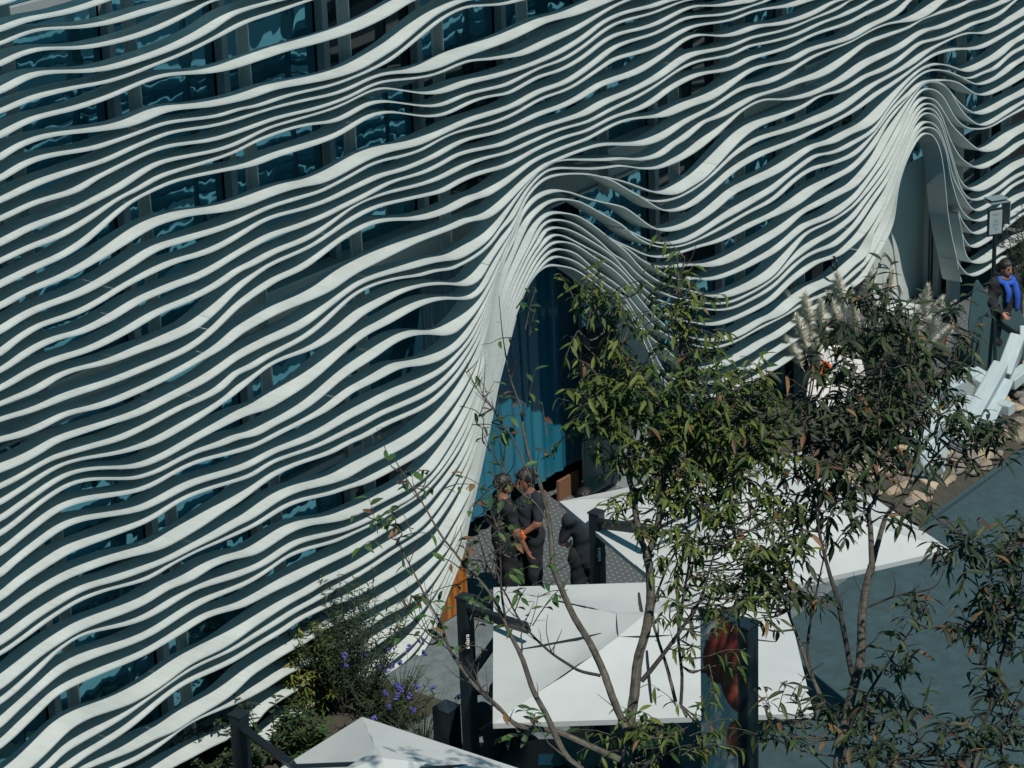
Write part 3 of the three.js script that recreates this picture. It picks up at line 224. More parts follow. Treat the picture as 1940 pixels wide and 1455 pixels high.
fin(-9.000,1.319,-8.250,1.297,-7.500,1.230,-6.750,1.252,-5.753,1.275,-5.531,1.328,-5.266,1.415,-5.180,1.433,-5.100,1.441,-4.997,1.440,-4.884,1.430,-4.418,1.353,-4.175,1.346,-3.933,1.360,-3.605,1.404,-3.441,1.405,-3.159,1.387,-2.990,1.388,-2.851,1.398,-2.606,1.428,-2.089,1.463,-1.734,1.461,-1.497,1.472,-1.282,1.456,-0.920,1.443,-0.672,1.452,-0.425,1.470,-0.127,1.472,0.075,1.494,0.256,1.545,0.354,1.585,0.452,1.633,0.724,1.795,0.892,1.927,1.030,2.067,1.156,2.235,1.269,2.431,1.369,2.647,1.548,3.094,1.629,3.279,1.725,3.465,1.825,3.623,1.897,3.717,1.988,3.821,2.090,3.926,2.191,4.018,2.355,4.135,2.464,4.224,2.516,4.246,2.581,4.257,2.646,4.256,2.714,4.246,2.874,4.201,3.030,4.134,3.201,4.035,3.360,3.924,3.594,3.746,3.837,3.539,4.088,3.372,4.308,3.176,4.551,2.984,4.799,2.811,4.990,2.696,5.253,2.571,5.554,2.453,5.860,2.333,6.126,2.246,6.369,2.191,6.547,2.169,6.775,2.160,7.044,2.160,7.272,2.173,7.550,2.209,7.862,2.292,8.045,2.324,8.540,2.372,9.038,2.388,9.361,2.429,9.497,2.455,9.614,2.497,9.933,2.647,10.236,2.774,10.372,2.844,10.495,2.921,10.614,3.010,10.968,3.321,11.153,3.469,11.222,3.511,11.284,3.537,11.348,3.553,11.410,3.558,11.508,3.550,11.612,3.522,11.707,3.478,11.797,3.416,11.870,3.349,11.938,3.273,12.198,2.891,12.321,2.743,12.439,2.621,12.539,2.534,12.658,2.451,12.837,2.349,13.002,2.270,13.114,2.227,13.230,2.197,13.343,2.180,13.450,2.175,13.928,2.188,14.219,2.213,14.507,2.243,15.207,2.227,15.957,2.298);
fin(-9.000,1.211,-8.250,1.195,-7.500,1.126,-6.750,1.142,-5.525,1.169,-5.340,1.218,-5.224,1.237,-4.711,1.242,-4.499,1.251,-4.195,1.285,-3.888,1.323,-3.633,1.345,-3.407,1.342,-3.030,1.310,-2.898,1.305,-2.598,1.312,-2.293,1.319,-2.008,1.333,-1.679,1.328,-1.409,1.333,-1.126,1.336,-0.759,1.347,-0.484,1.367,-0.172,1.384,0.147,1.400,0.252,1.412,0.332,1.435,0.545,1.542,0.782,1.695,0.896,1.794,1.037,1.945,1.161,2.116,1.271,2.313,1.372,2.535,1.553,2.995,1.635,3.187,1.732,3.378,1.834,3.542,1.909,3.641,1.993,3.736,2.218,3.941,2.305,4.007,2.435,4.081,2.513,4.146,2.545,4.160,2.594,4.167,2.678,4.162,2.768,4.143,2.868,4.111,2.975,4.065,3.188,3.950,3.532,3.729,3.730,3.591,3.885,3.471,4.182,3.177,4.541,2.872,4.701,2.753,4.880,2.644,4.998,2.584,5.121,2.532,5.516,2.389,5.905,2.238,6.148,2.158,6.356,2.108,6.500,2.086,6.639,2.075,7.093,2.067,7.249,2.070,7.399,2.082,7.540,2.104,7.981,2.213,8.196,2.248,8.334,2.254,8.517,2.249,8.920,2.210,9.021,2.206,9.169,2.219,9.350,2.261,9.572,2.324,9.714,2.377,9.818,2.428,10.031,2.546,10.370,2.707,10.433,2.748,10.489,2.794,10.731,3.051,10.818,3.131,10.901,3.197,11.244,3.443,11.335,3.479,11.431,3.490,11.545,3.475,11.659,3.433,11.768,3.366,11.868,3.274,11.945,3.181,12.031,3.054,12.172,2.808,12.315,2.551,12.500,2.255,12.561,2.184,12.640,2.113,12.726,2.054,12.824,2.000,12.964,1.938,13.095,1.895,13.227,1.867,13.368,1.853,13.787,1.862,14.262,1.910,14.547,1.914,15.247,1.884,15.997,1.961);
fin(-9.000,1.092,-8.250,1.084,-7.500,1.014,-6.750,1.022,-6.000,1.093,-5.277,1.053,-5.019,1.077,-4.693,1.086,-4.477,1.101,-4.297,1.129,-3.961,1.200,-3.799,1.222,-3.685,1.230,-3.539,1.226,-3.150,1.190,-2.921,1.179,-2.514,1.194,-2.177,1.198,-1.958,1.214,-1.857,1.215,-1.446,1.185,-1.150,1.138,-0.893,1.125,-0.535,1.120,-0.177,1.125,0.153,1.148,0.304,1.164,0.407,1.190,0.478,1.223,0.593,1.297,0.887,1.511,1.002,1.610,1.073,1.697,1.126,1.800,1.238,2.056,1.354,2.317,1.492,2.650,1.578,2.835,1.671,3.086,1.733,3.230,1.827,3.410,1.937,3.571,2.019,3.667,2.127,3.775,2.210,3.850,2.303,3.920,2.394,3.976,2.495,4.026,2.587,4.059,2.660,4.071,2.715,4.069,2.784,4.054,2.853,4.028,2.938,3.986,3.243,3.804,3.562,3.611,3.787,3.466,3.920,3.365,4.086,3.217,4.186,3.121,4.373,2.922,4.533,2.776,4.794,2.574,5.008,2.434,5.252,2.300,5.574,2.162,5.906,2.036,6.027,2.000,6.161,1.969,6.374,1.939,6.745,1.912,7.008,1.904,7.323,1.907,7.489,1.926,7.769,1.995,7.907,2.022,8.390,2.078,8.515,2.086,8.624,2.085,9.031,2.041,9.169,2.037,9.284,2.047,9.470,2.074,9.750,2.133,9.879,2.177,10.019,2.243,10.154,2.320,10.276,2.406,10.386,2.498,10.489,2.602,10.763,2.915,11.034,3.233,11.094,3.294,11.176,3.353,11.260,3.394,11.343,3.417,11.431,3.422,11.547,3.406,11.677,3.358,11.785,3.290,11.875,3.207,11.930,3.139,11.982,3.063,12.209,2.672,12.443,2.274,12.538,2.124,12.609,2.035,12.682,1.963,12.758,1.901,12.850,1.844,12.956,1.795,13.087,1.755,13.217,1.732,13.358,1.720,13.800,1.720,14.247,1.765,14.533,1.768,15.233,1.729,15.983,1.808);
fin(-9.000,0.979,-8.250,0.978,-7.500,0.907,-6.750,0.909,-6.000,0.980,-5.041,0.943,-4.739,0.903,-4.431,0.860,-4.128,0.844,-3.897,0.813,-3.798,0.808,-3.583,0.822,-3.133,0.829,-2.952,0.855,-2.753,0.909,-2.672,0.924,-2.185,0.945,-1.858,0.938,-1.591,0.956,-1.460,0.958,-1.075,0.919,-0.894,0.908,-0.471,0.895,-0.143,0.901,-0.015,0.912,0.099,0.932,0.480,1.042,0.533,1.067,0.590,1.105,0.801,1.263,0.856,1.310,0.896,1.360,0.968,1.487,1.055,1.618,1.108,1.721,1.221,1.977,1.337,2.238,1.517,2.668,1.639,2.913,1.740,3.148,1.827,3.312,1.925,3.459,2.008,3.561,2.125,3.685,2.225,3.778,2.319,3.854,2.405,3.907,2.496,3.948,2.585,3.974,2.661,3.983,2.756,3.976,2.856,3.953,2.977,3.910,3.082,3.860,3.189,3.794,3.496,3.582,3.812,3.367,3.943,3.264,4.101,3.122,4.441,2.760,4.731,2.482,4.892,2.349,5.084,2.218,5.395,2.046,5.741,1.890,6.006,1.796,6.299,1.724,6.479,1.695,6.643,1.680,6.778,1.678,7.159,1.692,7.277,1.685,7.535,1.657,7.676,1.654,7.795,1.663,8.042,1.700,8.449,1.723,8.595,1.721,8.938,1.699,9.107,1.702,9.270,1.725,9.545,1.785,9.748,1.810,9.820,1.826,9.878,1.852,9.918,1.888,9.946,1.930,10.002,2.045,10.054,2.108,10.286,2.268,10.420,2.389,10.775,2.809,10.929,2.979,11.062,3.112,11.169,3.200,11.258,3.256,11.342,3.287,11.426,3.297,11.539,3.283,11.655,3.241,11.766,3.175,11.869,3.083,11.974,2.955,12.086,2.784,12.150,2.665,12.292,2.359,12.380,2.220,12.540,2.041,12.809,1.779,12.917,1.690,13.010,1.633,13.086,1.599,13.183,1.572,13.293,1.558,13.412,1.555,13.830,1.579,13.932,1.594,14.149,1.640,14.254,1.654,14.384,1.659,14.556,1.656,15.256,1.614,16.006,1.692);
fin(-9.000,0.788,-8.250,0.799,-7.500,0.729,-6.750,0.719,-6.000,0.789,-5.250,0.798,-4.645,0.759,-4.392,0.734,-4.233,0.731,-4.049,0.744,-3.748,0.785,-3.594,0.791,-3.443,0.780,-3.010,0.724,-2.753,0.700,-2.507,0.694,-2.183,0.707,-1.900,0.684,-1.767,0.680,-1.483,0.683,-1.193,0.685,-0.892,0.700,-0.577,0.715,-0.287,0.697,-0.096,0.695,0.052,0.713,0.195,0.758,0.421,0.876,0.593,0.988,0.753,1.118,0.812,1.177,0.851,1.227,0.964,1.450,1.066,1.607,1.110,1.689,1.242,1.987,1.377,2.291,1.529,2.656,1.649,2.896,1.729,3.077,1.814,3.223,1.993,3.493,2.052,3.561,2.116,3.620,2.363,3.798,2.441,3.842,2.513,3.874,2.581,3.892,2.649,3.900,2.764,3.889,2.894,3.849,3.039,3.783,3.162,3.705,3.484,3.439,3.833,3.196,3.976,3.087,4.056,3.012,4.291,2.764,4.606,2.457,4.739,2.345,4.909,2.227,5.253,2.025,5.523,1.893,5.852,1.754,5.985,1.710,6.106,1.680,6.333,1.645,6.563,1.628,7.042,1.628,7.434,1.619,7.832,1.612,8.243,1.626,8.453,1.616,8.889,1.580,9.014,1.576,9.206,1.594,9.713,1.687,9.825,1.713,9.940,1.757,10.050,1.823,10.303,2.005,10.437,2.126,10.495,2.196,10.551,2.281,10.703,2.584,10.774,2.702,10.912,2.880,11.095,3.085,11.174,3.146,11.256,3.188,11.350,3.213,11.439,3.219,11.570,3.200,11.700,3.152,11.809,3.084,11.904,2.991,12.008,2.854,12.089,2.726,12.136,2.625,12.221,2.391,12.283,2.247,12.497,1.878,12.565,1.788,12.653,1.698,12.741,1.627,12.858,1.550,12.976,1.488,13.104,1.437,13.237,1.402,13.365,1.384,13.559,1.380,14.045,1.398,14.555,1.417,15.255,1.366,16.005,1.441);
fin(-9.000,0.458,-8.250,0.488,-7.500,0.424,-6.750,0.395,-6.000,0.459,-5.250,0.488,-4.500,0.423,-3.964,0.441,-3.672,0.426,-3.375,0.412,-2.916,0.366,-2.818,0.362,-2.718,0.378,-2.532,0.450,-2.388,0.466,-2.085,0.471,-1.766,0.468,-1.338,0.452,-0.898,0.432,-0.564,0.452,-0.264,0.460,-0.154,0.472,-0.057,0.493,0.059,0.530,0.154,0.572,0.355,0.687,0.469,0.777,0.605,0.917,0.829,1.173,0.871,1.229,0.981,1.448,1.083,1.604,1.124,1.681,1.259,1.985,1.393,2.288,1.546,2.654,1.721,3.016,1.841,3.210,1.937,3.384,2.007,3.486,2.057,3.546,2.115,3.601,2.182,3.651,2.251,3.693,2.373,3.750,2.482,3.792,2.558,3.812,2.635,3.819,2.731,3.810,2.841,3.777,2.968,3.722,3.108,3.645,3.244,3.552,3.545,3.312,3.769,3.151,3.995,2.988,4.073,2.920,4.139,2.850,4.397,2.499,4.571,2.308,4.698,2.194,4.944,2.009,5.161,1.820,5.292,1.722,5.385,1.663,5.496,1.604,5.778,1.483,5.899,1.444,6.008,1.417,6.232,1.384,6.502,1.371,6.784,1.364,6.938,1.366,7.194,1.382,7.588,1.374,7.761,1.387,8.119,1.431,8.479,1.478,8.621,1.480,9.024,1.462,9.208,1.462,9.629,1.491,9.730,1.505,9.800,1.522,9.882,1.559,10.046,1.679,10.324,1.839,10.441,1.928,10.529,2.015,10.579,2.087,10.617,2.173,10.693,2.480,10.738,2.601,10.785,2.683,10.848,2.774,10.911,2.849,10.977,2.916,11.052,2.978,11.141,3.042,11.218,3.087,11.288,3.118,11.351,3.134,11.413,3.138,11.483,3.132,11.542,3.118,11.599,3.097,11.664,3.063,11.767,2.982,11.867,2.863,11.945,2.727,12.005,2.569,12.047,2.437,12.123,2.118,12.199,1.797,12.239,1.662,12.336,1.412,12.479,1.095,12.600,0.786,12.673,0.633);
fin(-2.778,0.053,-2.444,0.098,-1.907,0.184,-1.696,0.208,-1.581,0.212,-1.453,0.207,-0.931,0.152,-0.704,0.142,-0.231,0.182,-0.133,0.201,-0.037,0.232,0.077,0.288,0.159,0.349,0.396,0.607,0.641,0.862,0.710,0.956,0.798,1.106,0.893,1.238,1.053,1.562);
fin(-2.264,-0.088,-2.028,-0.036,-1.872,-0.008,-1.588,0.027,-1.288,0.058,-1.065,0.061,-0.575,0.031,-0.377,0.038,-0.278,0.053,-0.184,0.077,-0.091,0.110,0.015,0.157,0.120,0.213,0.194,0.273,0.442,0.560,0.697,0.844,0.784,0.981,0.853,1.129,0.933,1.278,1.027,1.485);
fin(-1.735,-0.250,-1.228,-0.117,-1.115,-0.096,-0.925,-0.084,-0.661,-0.091,-0.508,-0.088,-0.367,-0.077,-0.232,-0.055,-0.112,-0.024,-0.010,0.018,0.093,0.077,0.171,0.141,0.314,0.302,0.506,0.544,0.700,0.765,0.757,0.840,0.803,0.913,0.848,1.008,0.943,1.260,1.159,1.719,1.289,2.013,1.419,2.306,1.579,2.688,1.773,3.041,1.963,3.396,2.056,3.526,2.150,3.616,2.274,3.694,2.353,3.729,2.412,3.746,2.522,3.755,2.659,3.732,2.899,3.648,3.054,3.576,3.179,3.498,3.322,3.396,3.664,3.130,4.010,2.857,4.136,2.722,4.265,2.554,4.437,2.295,4.650,1.941,4.855,1.634,5.068,1.315);
fin(3.774,4.470,4.134,4.323,4.604,4.102,4.797,4.022,4.941,3.972,5.088,3.930,5.201,3.908,5.287,3.901,5.719,3.933,5.844,3.951,5.980,3.991,6.438,4.151,6.634,4.213,6.840,4.260,7.035,4.283,7.238,4.287,7.766,4.270,8.099,4.273,8.236,4.281,8.459,4.315,8.574,4.322,8.712,4.316,9.020,4.274,9.188,4.264,9.410,4.270,9.777,4.304,10.161,4.294,10.330,4.296,10.627,4.320,11.152,4.419,11.301,4.434,11.411,4.430,11.739,4.396,12.033,4.378,12.483,4.369,12.863,4.382,13.250,4.356,13.490,4.355,13.649,4.362,13.771,4.376,14.147,4.461,14.847,4.518,15.597,4.487,16.347,4.411);
fin(4.358,4.118,4.481,4.044,4.582,3.993,4.678,3.954,4.788,3.918,4.912,3.889,5.046,3.867,5.189,3.853,5.328,3.849,5.533,3.858,5.728,3.881,6.034,3.940,6.486,4.049,6.938,4.101,7.082,4.106,7.270,4.099,7.552,4.074,7.837,4.049,8.173,4.027,8.514,4.007,8.764,4.000,8.971,4.003,9.185,4.017,9.380,4.038,9.711,4.092,10.045,4.147,10.524,4.173,11.010,4.202,11.182,4.221,11.573,4.284,12.080,4.313,12.350,4.315,12.608,4.296,12.798,4.266,13.156,4.186,13.346,4.165,13.527,4.163,13.912,4.173,14.214,4.192,14.397,4.196,15.097,4.256,15.847,4.211);
fin(4.097,3.771,4.556,3.512,4.692,3.447,4.846,3.386,5.027,3.330,5.199,3.290,5.357,3.266,5.520,3.258,5.729,3.264,6.207,3.304,6.615,3.319,6.990,3.343,7.382,3.369,7.494,3.385,7.767,3.443,8.137,3.505,8.442,3.542,8.588,3.539,8.907,3.488,9.206,3.468,9.753,3.494,9.896,3.507,10.005,3.527,10.091,3.554,10.174,3.593,10.373,3.706,10.488,3.762,10.913,3.914,11.143,3.976,11.260,3.995,11.375,4.005,11.483,4.006,11.600,3.996,11.737,3.972,11.892,3.935,12.122,3.861,12.586,3.674,12.729,3.634,12.871,3.610,13.213,3.603,13.568,3.588,13.672,3.601,13.921,3.658,14.063,3.682,14.218,3.695,14.432,3.697,15.132,3.748,15.882,3.735);
fin(12.482,3.711,12.784,3.568,12.922,3.512,13.082,3.466,13.242,3.441,13.458,3.429,13.679,3.434,13.917,3.455,14.249,3.502,14.454,3.513,15.154,3.559,15.904,3.557);
fin(3.692,3.806,3.872,3.691,4.184,3.520,4.512,3.340,4.729,3.250,4.853,3.212,4.966,3.186,5.077,3.170,5.376,3.138,5.690,3.108,6.027,3.062,6.233,3.045,6.435,3.039,6.981,3.041,7.401,3.029,7.838,3.020,8.145,3.036,8.503,3.089,9.007,3.116,9.360,3.127,9.451,3.137,9.556,3.158,9.804,3.225,10.027,3.311,10.128,3.365,10.307,3.496,10.402,3.555,10.477,3.590,10.716,3.681,11.091,3.811,11.204,3.844,11.321,3.862,11.457,3.861,11.576,3.846,11.698,3.821,11.803,3.788,11.916,3.739,12.064,3.650,12.411,3.380,12.625,3.235,12.732,3.175,12.849,3.119,13.069,3.038,13.247,3.001,13.481,2.984,13.645,2.984,14.125,3.003,14.483,2.998,15.183,3.023,15.933,3.055);
fin(3.889,3.662,4.152,3.504,4.420,3.308,4.655,3.156,4.889,2.999,5.010,2.928,5.141,2.865,5.352,2.781,5.584,2.733,5.799,2.656,5.920,2.621,6.123,2.579,6.381,2.550,6.781,2.531,7.108,2.531,7.434,2.538,7.584,2.552,8.086,2.643,8.213,2.659,8.354,2.661,8.786,2.633,9.009,2.631,9.182,2.645,9.492,2.699,9.597,2.730,9.720,2.779,9.991,2.906,10.275,3.037,10.411,3.124,10.759,3.378,10.831,3.441,10.955,3.577,11.052,3.653,11.136,3.703,11.214,3.738,11.285,3.759,11.369,3.769,11.480,3.762,11.600,3.735,11.716,3.693,11.821,3.639,11.914,3.577,12.003,3.503,12.290,3.207,12.440,3.080,12.536,3.016,12.630,2.964,12.734,2.917,12.861,2.871,13.008,2.830,13.157,2.798,13.304,2.773,13.447,2.760,13.597,2.757,14.048,2.773,14.503,2.777,15.203,2.792,15.953,2.837);
fin(4.527,3.245,4.611,3.191,4.693,3.149,4.791,3.110,4.927,3.067,5.227,2.985,5.464,2.938,5.748,2.844,5.963,2.784,6.166,2.744,6.365,2.722,6.547,2.714,6.768,2.716,7.138,2.734,7.511,2.755,7.743,2.782,8.104,2.861,8.221,2.875,8.707,2.870,9.085,2.875,9.469,2.879,9.579,2.895,9.706,2.930,9.860,2.986,10.012,3.054,10.203,3.160,10.409,3.311,10.639,3.467,10.867,3.626,10.964,3.686,11.173,3.790,11.255,3.824,11.352,3.846,11.469,3.850,11.601,3.835,11.738,3.803,11.870,3.754,11.990,3.692,12.084,3.631,12.188,3.549,12.461,3.278,12.669,3.110,12.791,3.030,12.927,2.953,13.045,2.896,13.155,2.855,13.235,2.832,13.332,2.815,13.516,2.804,13.998,2.833,14.498,2.867,15.198,2.887,15.948,2.926);
fin(4.096,2.844,4.233,2.662,4.336,2.503,4.470,2.384,4.570,2.214,4.793,1.872,4.871,1.773,4.954,1.691,5.087,1.595,5.239,1.514,5.511,1.410,5.786,1.302,5.981,1.236,6.138,1.200,6.300,1.183,6.441,1.184,6.632,1.204,6.695,1.204,6.757,1.189,6.910,1.118,6.995,1.106,7.242,1.141,7.442,1.162,7.720,1.172,8.012,1.184,8.487,1.222,8.842,1.230,9.203,1.236,9.596,1.256);
fin(4.831,1.690,4.956,1.570,5.075,1.478,5.231,1.380,5.410,1.286,5.657,1.174,5.837,1.104,6.019,1.053,6.249,1.008,6.415,0.986,6.576,0.974,7.022,0.971,7.337,0.956,7.544,0.953,7.834,0.965,8.328,1.004,8.649,1.019,8.985,1.035);
fin(12.522,1.733,12.577,1.644,12.635,1.572,12.845,1.382,12.917,1.329,12.985,1.290,13.061,1.257,13.157,1.228,13.300,1.206,13.495,1.199,13.966,1.215,14.350,1.204,14.628,1.228,15.328,1.176,16.078,1.249);
fin(12.518,1.696,12.582,1.556,12.649,1.382,12.680,1.328,12.721,1.274,12.804,1.191,12.886,1.130,12.985,1.078,13.078,1.047,13.172,1.029,13.262,1.023,13.686,1.036,14.155,1.084,14.637,1.128,15.337,1.073,16.087,1.144);
fin(12.564,1.593,12.661,1.341,12.722,1.151,12.778,1.043,12.835,0.969,12.904,0.905,12.979,0.855,13.068,0.812,13.166,0.778,13.282,0.749,13.397,0.729,13.506,0.719,13.973,0.736,14.403,0.724,14.668,0.732,15.368,0.672,16.118,0.728);
fin(12.502,1.023,12.639,0.873,12.782,0.753,12.861,0.702,12.935,0.663,13.077,0.612,13.218,0.589,13.396,0.583,13.747,0.598,14.108,0.620);
// posts, window frames, panes
const GZ = -0.78, bands = [[0.12, 2.25], [2.35, 4.08], [4.52, 6.05], [6.2, 7.9], [8.0, 9.4]];
for (let k = -6; k <= 11; k++) {
  const x = -0.25 + 1.5 * k, door = x > 0.9 && x < 4.9, door2 = x > 10.8 && x < 13.0;
  const y0 = door ? 4.1 : door2 ? 2.9 : 0.1;
  obj('post', [box(0.014, 9.5 - y0, 0.13, x, (9.5 + y0) / 2, -0.385), box(0.05, 9.5 - y0, 0.012, x - 0.005, (9.5 + y0) / 2, -0.456)], postSteel, building);
  obj('mullion', [box(0.085, 9.5 - y0, 0.1, x + 0.03, (9.5 + y0) / 2, -0.715)], frameSteel, building);
  for (const [a, b] of bands) {
    if (x > 13.5) continue;
    const mid = x + 0.75;
    if ((mid > 0.6 && mid < 5.0 && b < 4.2) || (mid > 10.9 && mid < 13.2 && b < 2.9)) continue;
    const g = new THREE.PlaneGeometry(1.44, b - a, 10, 10), p = g.attributes.position;
    const s1 = rr(0.004, 0.011), s2 = rr(-1, 1), ph = rr(0, 6);
    for (let i = 0; i < p.count; i++) { const u = p.getX(i) / 0.72, v = p.getY(i) / ((b - a) / 2); p.setZ(i, s1 * (1 - u * u) * (1 - v * v) + 0.003 * Math.sin(u * 3 + ph) * Math.cos(v * 2.4 + ph)); }
    g.computeVertexNormals();
    obj('window_pane', g.translate(mid, (a + b) / 2, GZ), k < 0 || (k + Math.round(a)) % 3 ? paneGlass : darkGlass, building);
  }
}
for (const [y, h, d, x0, x1] of [[4.30, 0.36, 0.16, -9.5, 16.5], [6.12, 0.1, 0.1, -9.5, 16.5], [2.30, 0.08, 0.1, -9.5, 0.7], [2.30, 0.08, 0.1, 5.1, 11.6], [7.95, 0.08, 0.1, -9.5, 16.5]])
  obj('floor_band', [box(x1 - x0, h, d, (x0 + x1) / 2, y, GZ + d / 2 - 0.02)], h > 0.2 ? spandrel : frameSteel, building);
obj('floor_band', [box(26, 0.03, 0.22, 3.5, 4.50, GZ + 0.11), box(26, 0.03, 0.1, 3.5, 4.1, GZ + 0.14)], postSteel, building);
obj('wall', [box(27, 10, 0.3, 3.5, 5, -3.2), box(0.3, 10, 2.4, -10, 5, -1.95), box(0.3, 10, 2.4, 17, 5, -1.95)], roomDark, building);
obj('roof', box(27.4, 0.3, 2.8, 3.5, 9.6, -1.9), spandrel, building);
obj('plinth', box(11, 0.3, 0.3, -5.2, 0.0, -0.7), frameSteel, building);
// first doorway: blue vertical strip curtain behind a recess
{
  const g = new THREE.PlaneGeometry(5.0, 4.0, 260, 8), p = g.attributes.position;
  for (let i = 0; i < p.count; i++) { const x = p.getX(i), y = p.getY(i); p.setZ(i, 0.035 * Math.abs(Math.sin(x * 9.5 + 0.5 * Math.sin(x * 2.1))) + 0.014 * Math.sin(x * 31 + y * 0.4) + 0.01 * Math.sin(y * 1.7 + x * 5)); }
  g.computeVertexNormals();
  obj('door_curtain', g.translate(2.9, 2.36, -1.25), curtainBlue, building);
  obj('door_jamb', [box(0.03, 2.4, 0.04, 4.7, 1.2, -1.1)], frameSteel, building);
  obj('door_wall', [box(0.10, 3.2, 0.85, 5.05, 1.6, -0.8)], finSteel, building);
  obj('door_sill', [box(0.42, 0.27, 0.04, 4.42, 0.15, -1.16)], std(0.14, 0.075, 0.04, 0.7), building);
}
// second doorway: white wall, its slim jamb and the dark opening
{
  const X = [13.373,0.53,-1.03][0];
  obj('door_wall', [box(1.5, 3.4, 0.06, X - 0.75, 1.75, -1.03)], finSteel, building);
  obj('door_jamb', [box(0.05, 3.0, 0.12, X + 0.03, 1.55, -0.98), box(0.03, 3.0, 0.05, X + 0.09, 1.55, -0.93)], finSteel, building);
  obj('door', [box(2.4, 3.2, 0.05, X + 1.35, 1.6, -1.3), box(0.05, 2.8, 0.09, X + 0.75, 1.5, -1.27)], darkGlass, building);
  obj('column', [cyl(0.085, 0.085, 1.0, 13.05, 0.55, -0.35)], frameSteel, building);
  obj('door_sill', [box(0.5, 0.1, 0.9, 12.4, 0.12, -0.6)], finSteel, building);
}
// amber timber panel seen beside the left foot of the first arch
{
  const t = thing('timber_panel', 'amber timber board standing just inside the left foot of the first arch', 'board');
  const P = [[0.62, 0.02], [0.75, 0.35], [1.02, 0.78], [1.17, 0.72], [1.2, 0.06], [0.92, -0.03]].map(([x, y]) => V(x, Math.max(0.02, y), -0.3));
  const s = new THREE.Shape(P.map((p) => new THREE.Vector2(p.x, p.y)));
  obj('board_face', new THREE.ExtrudeGeometry(s, { depth: 0.03, bevelEnabled: false }).translate(0, 0, -0.3), wood, t);
  obj('rail', [box(0.5, 0.03, 0.012, 0.93, 0.4, -0.262)], std(0.2, 0.08, 0.02, 0.5), t);
}
{ const t = thing('hoop', 'black ring hung on the white fins above the feather grass', 'ring', [8.944,1.969,0.02]);
  obj('ring_band', new THREE.TorusGeometry(0.088, 0.014, 10, 36).rotateY(0.9), poleMetal, t); obj('hook', [rod([0, 0.08, 0], [0, 0.13, -0.03], 0.004)], bolt, t); }

// ---------------------------------------------------------------- umbrellas
function canopy(t, size, rise, seedv, skirt = 0.05) {       // square cloth roof, apex up, four panels with a little sag
  const N = 18, h = size / 2;
  for (let k = 0; k < 4; k++) {
    const pos = [], uv = [], idx = [];
    for (let i = 0; i <= N; i++) for (let j = 0; j <= i; j++) {
      const f = i / N, w = i ? j / i : 0.5, x = (w * 2 - 1) * f * h, z = f * h;
      const sag = -0.06 * Math.sin(Math.PI * f) * Math.sin(Math.PI * w) + (0.02 * fbm(x * 2.2 + seedv, z * 2.2 + k * 5) + 0.007 * fbm(x * 9 + seedv, z * 5 + k * 3)) * Math.sin(Math.PI * f);
      pos.push(x, rise * (1 - f) + sag - (i === N ? skirt * 0 : 0), z); uv.push(x * 0.5 + 0.5, z * 0.5);
    }
    const id = (i, j) => (i * (i + 1)) / 2 + j;
    for (let i = 0; i < N; i++) for (let j = 0; j <= i; j++) { idx.push(id(i, j), id(i + 1, j), id(i + 1, j + 1)); if (j < i) idx.push(id(i, j), id(i + 1, j + 1), id(i, j + 1)); }
    const base = pos.length / 3; // hem
    for (let j = 0; j <= N; j++) { const x = pos[id(N, j) * 3], z = pos[id(N, j) * 3 + 2]; pos.push(x, -0.0, z, x, -skirt, z - 0.004); uv.push(0, 0, 0, 0); }
    for (let j = 0; j < N; j++) idx.push(base + j * 2, base + j * 2 + 1, base + j * 2 + 3, base + j * 2, base + j * 2 + 3, base + j * 2 + 2);
    const g = new THREE.BufferGeometry(); g.setAttribute('position', new THREE.Float32BufferAttribute(pos, 3)); g.setAttribute('uv', new THREE.Float32BufferAttribute(uv, 2)); g.setIndex(idx); g.computeVertexNormals(); g.rotateY(k * Math.PI / 2);
    obj('canopy_panel', g, canvas, t);
  }
  const v = []; for (let k = 0; k < 4; k++) { const g = new THREE.BufferGeometry(), q = 0.24; g.setAttribute('position', new THREE.Float32BufferAttribute([0, rise + 0.045, 0, -q, rise - 0.04, q, q, rise - 0.04, q], 3)); g.computeVertexNormals(); v.push(plain(g).rotateY(k * Math.PI / 2)); }
  obj('vent', v, canvas, t);
  for (let k = 0; k < 8; k++) { const a = k * Math.PI / 4, r = k % 2 ? h * 1.41 : h; obj('rib', [bar([0, rise - 0.06, 0], [Math.sin(a) * r * 0.97, -0.03, Math.cos(a) * r * 0.97], 0.018, 0.022)], poleMetal, t); }
}
function word(text, h, mat) {                              // the maker's word printed up the pole
  const c = document.createElement('canvas'); c.width = 256; c.height = 64; const x = c.getContext('2d');
  x.fillStyle = '#050a0d'; x.fillRect(0, 0, 256, 64); x.fillStyle = '#e8eeee'; x.font = 'bold 52px sans-serif'; x.textAlign = 'center'; x.textBaseline = 'middle'; x.fillText(text, 128, 34);
  const t = new THREE.CanvasTexture(c); t.colorSpace = THREE.SRGBColorSpace;
  return new THREE.MeshStandardMaterial({ map: t, roughness: 0.4 });
}
const solara = word('solara');
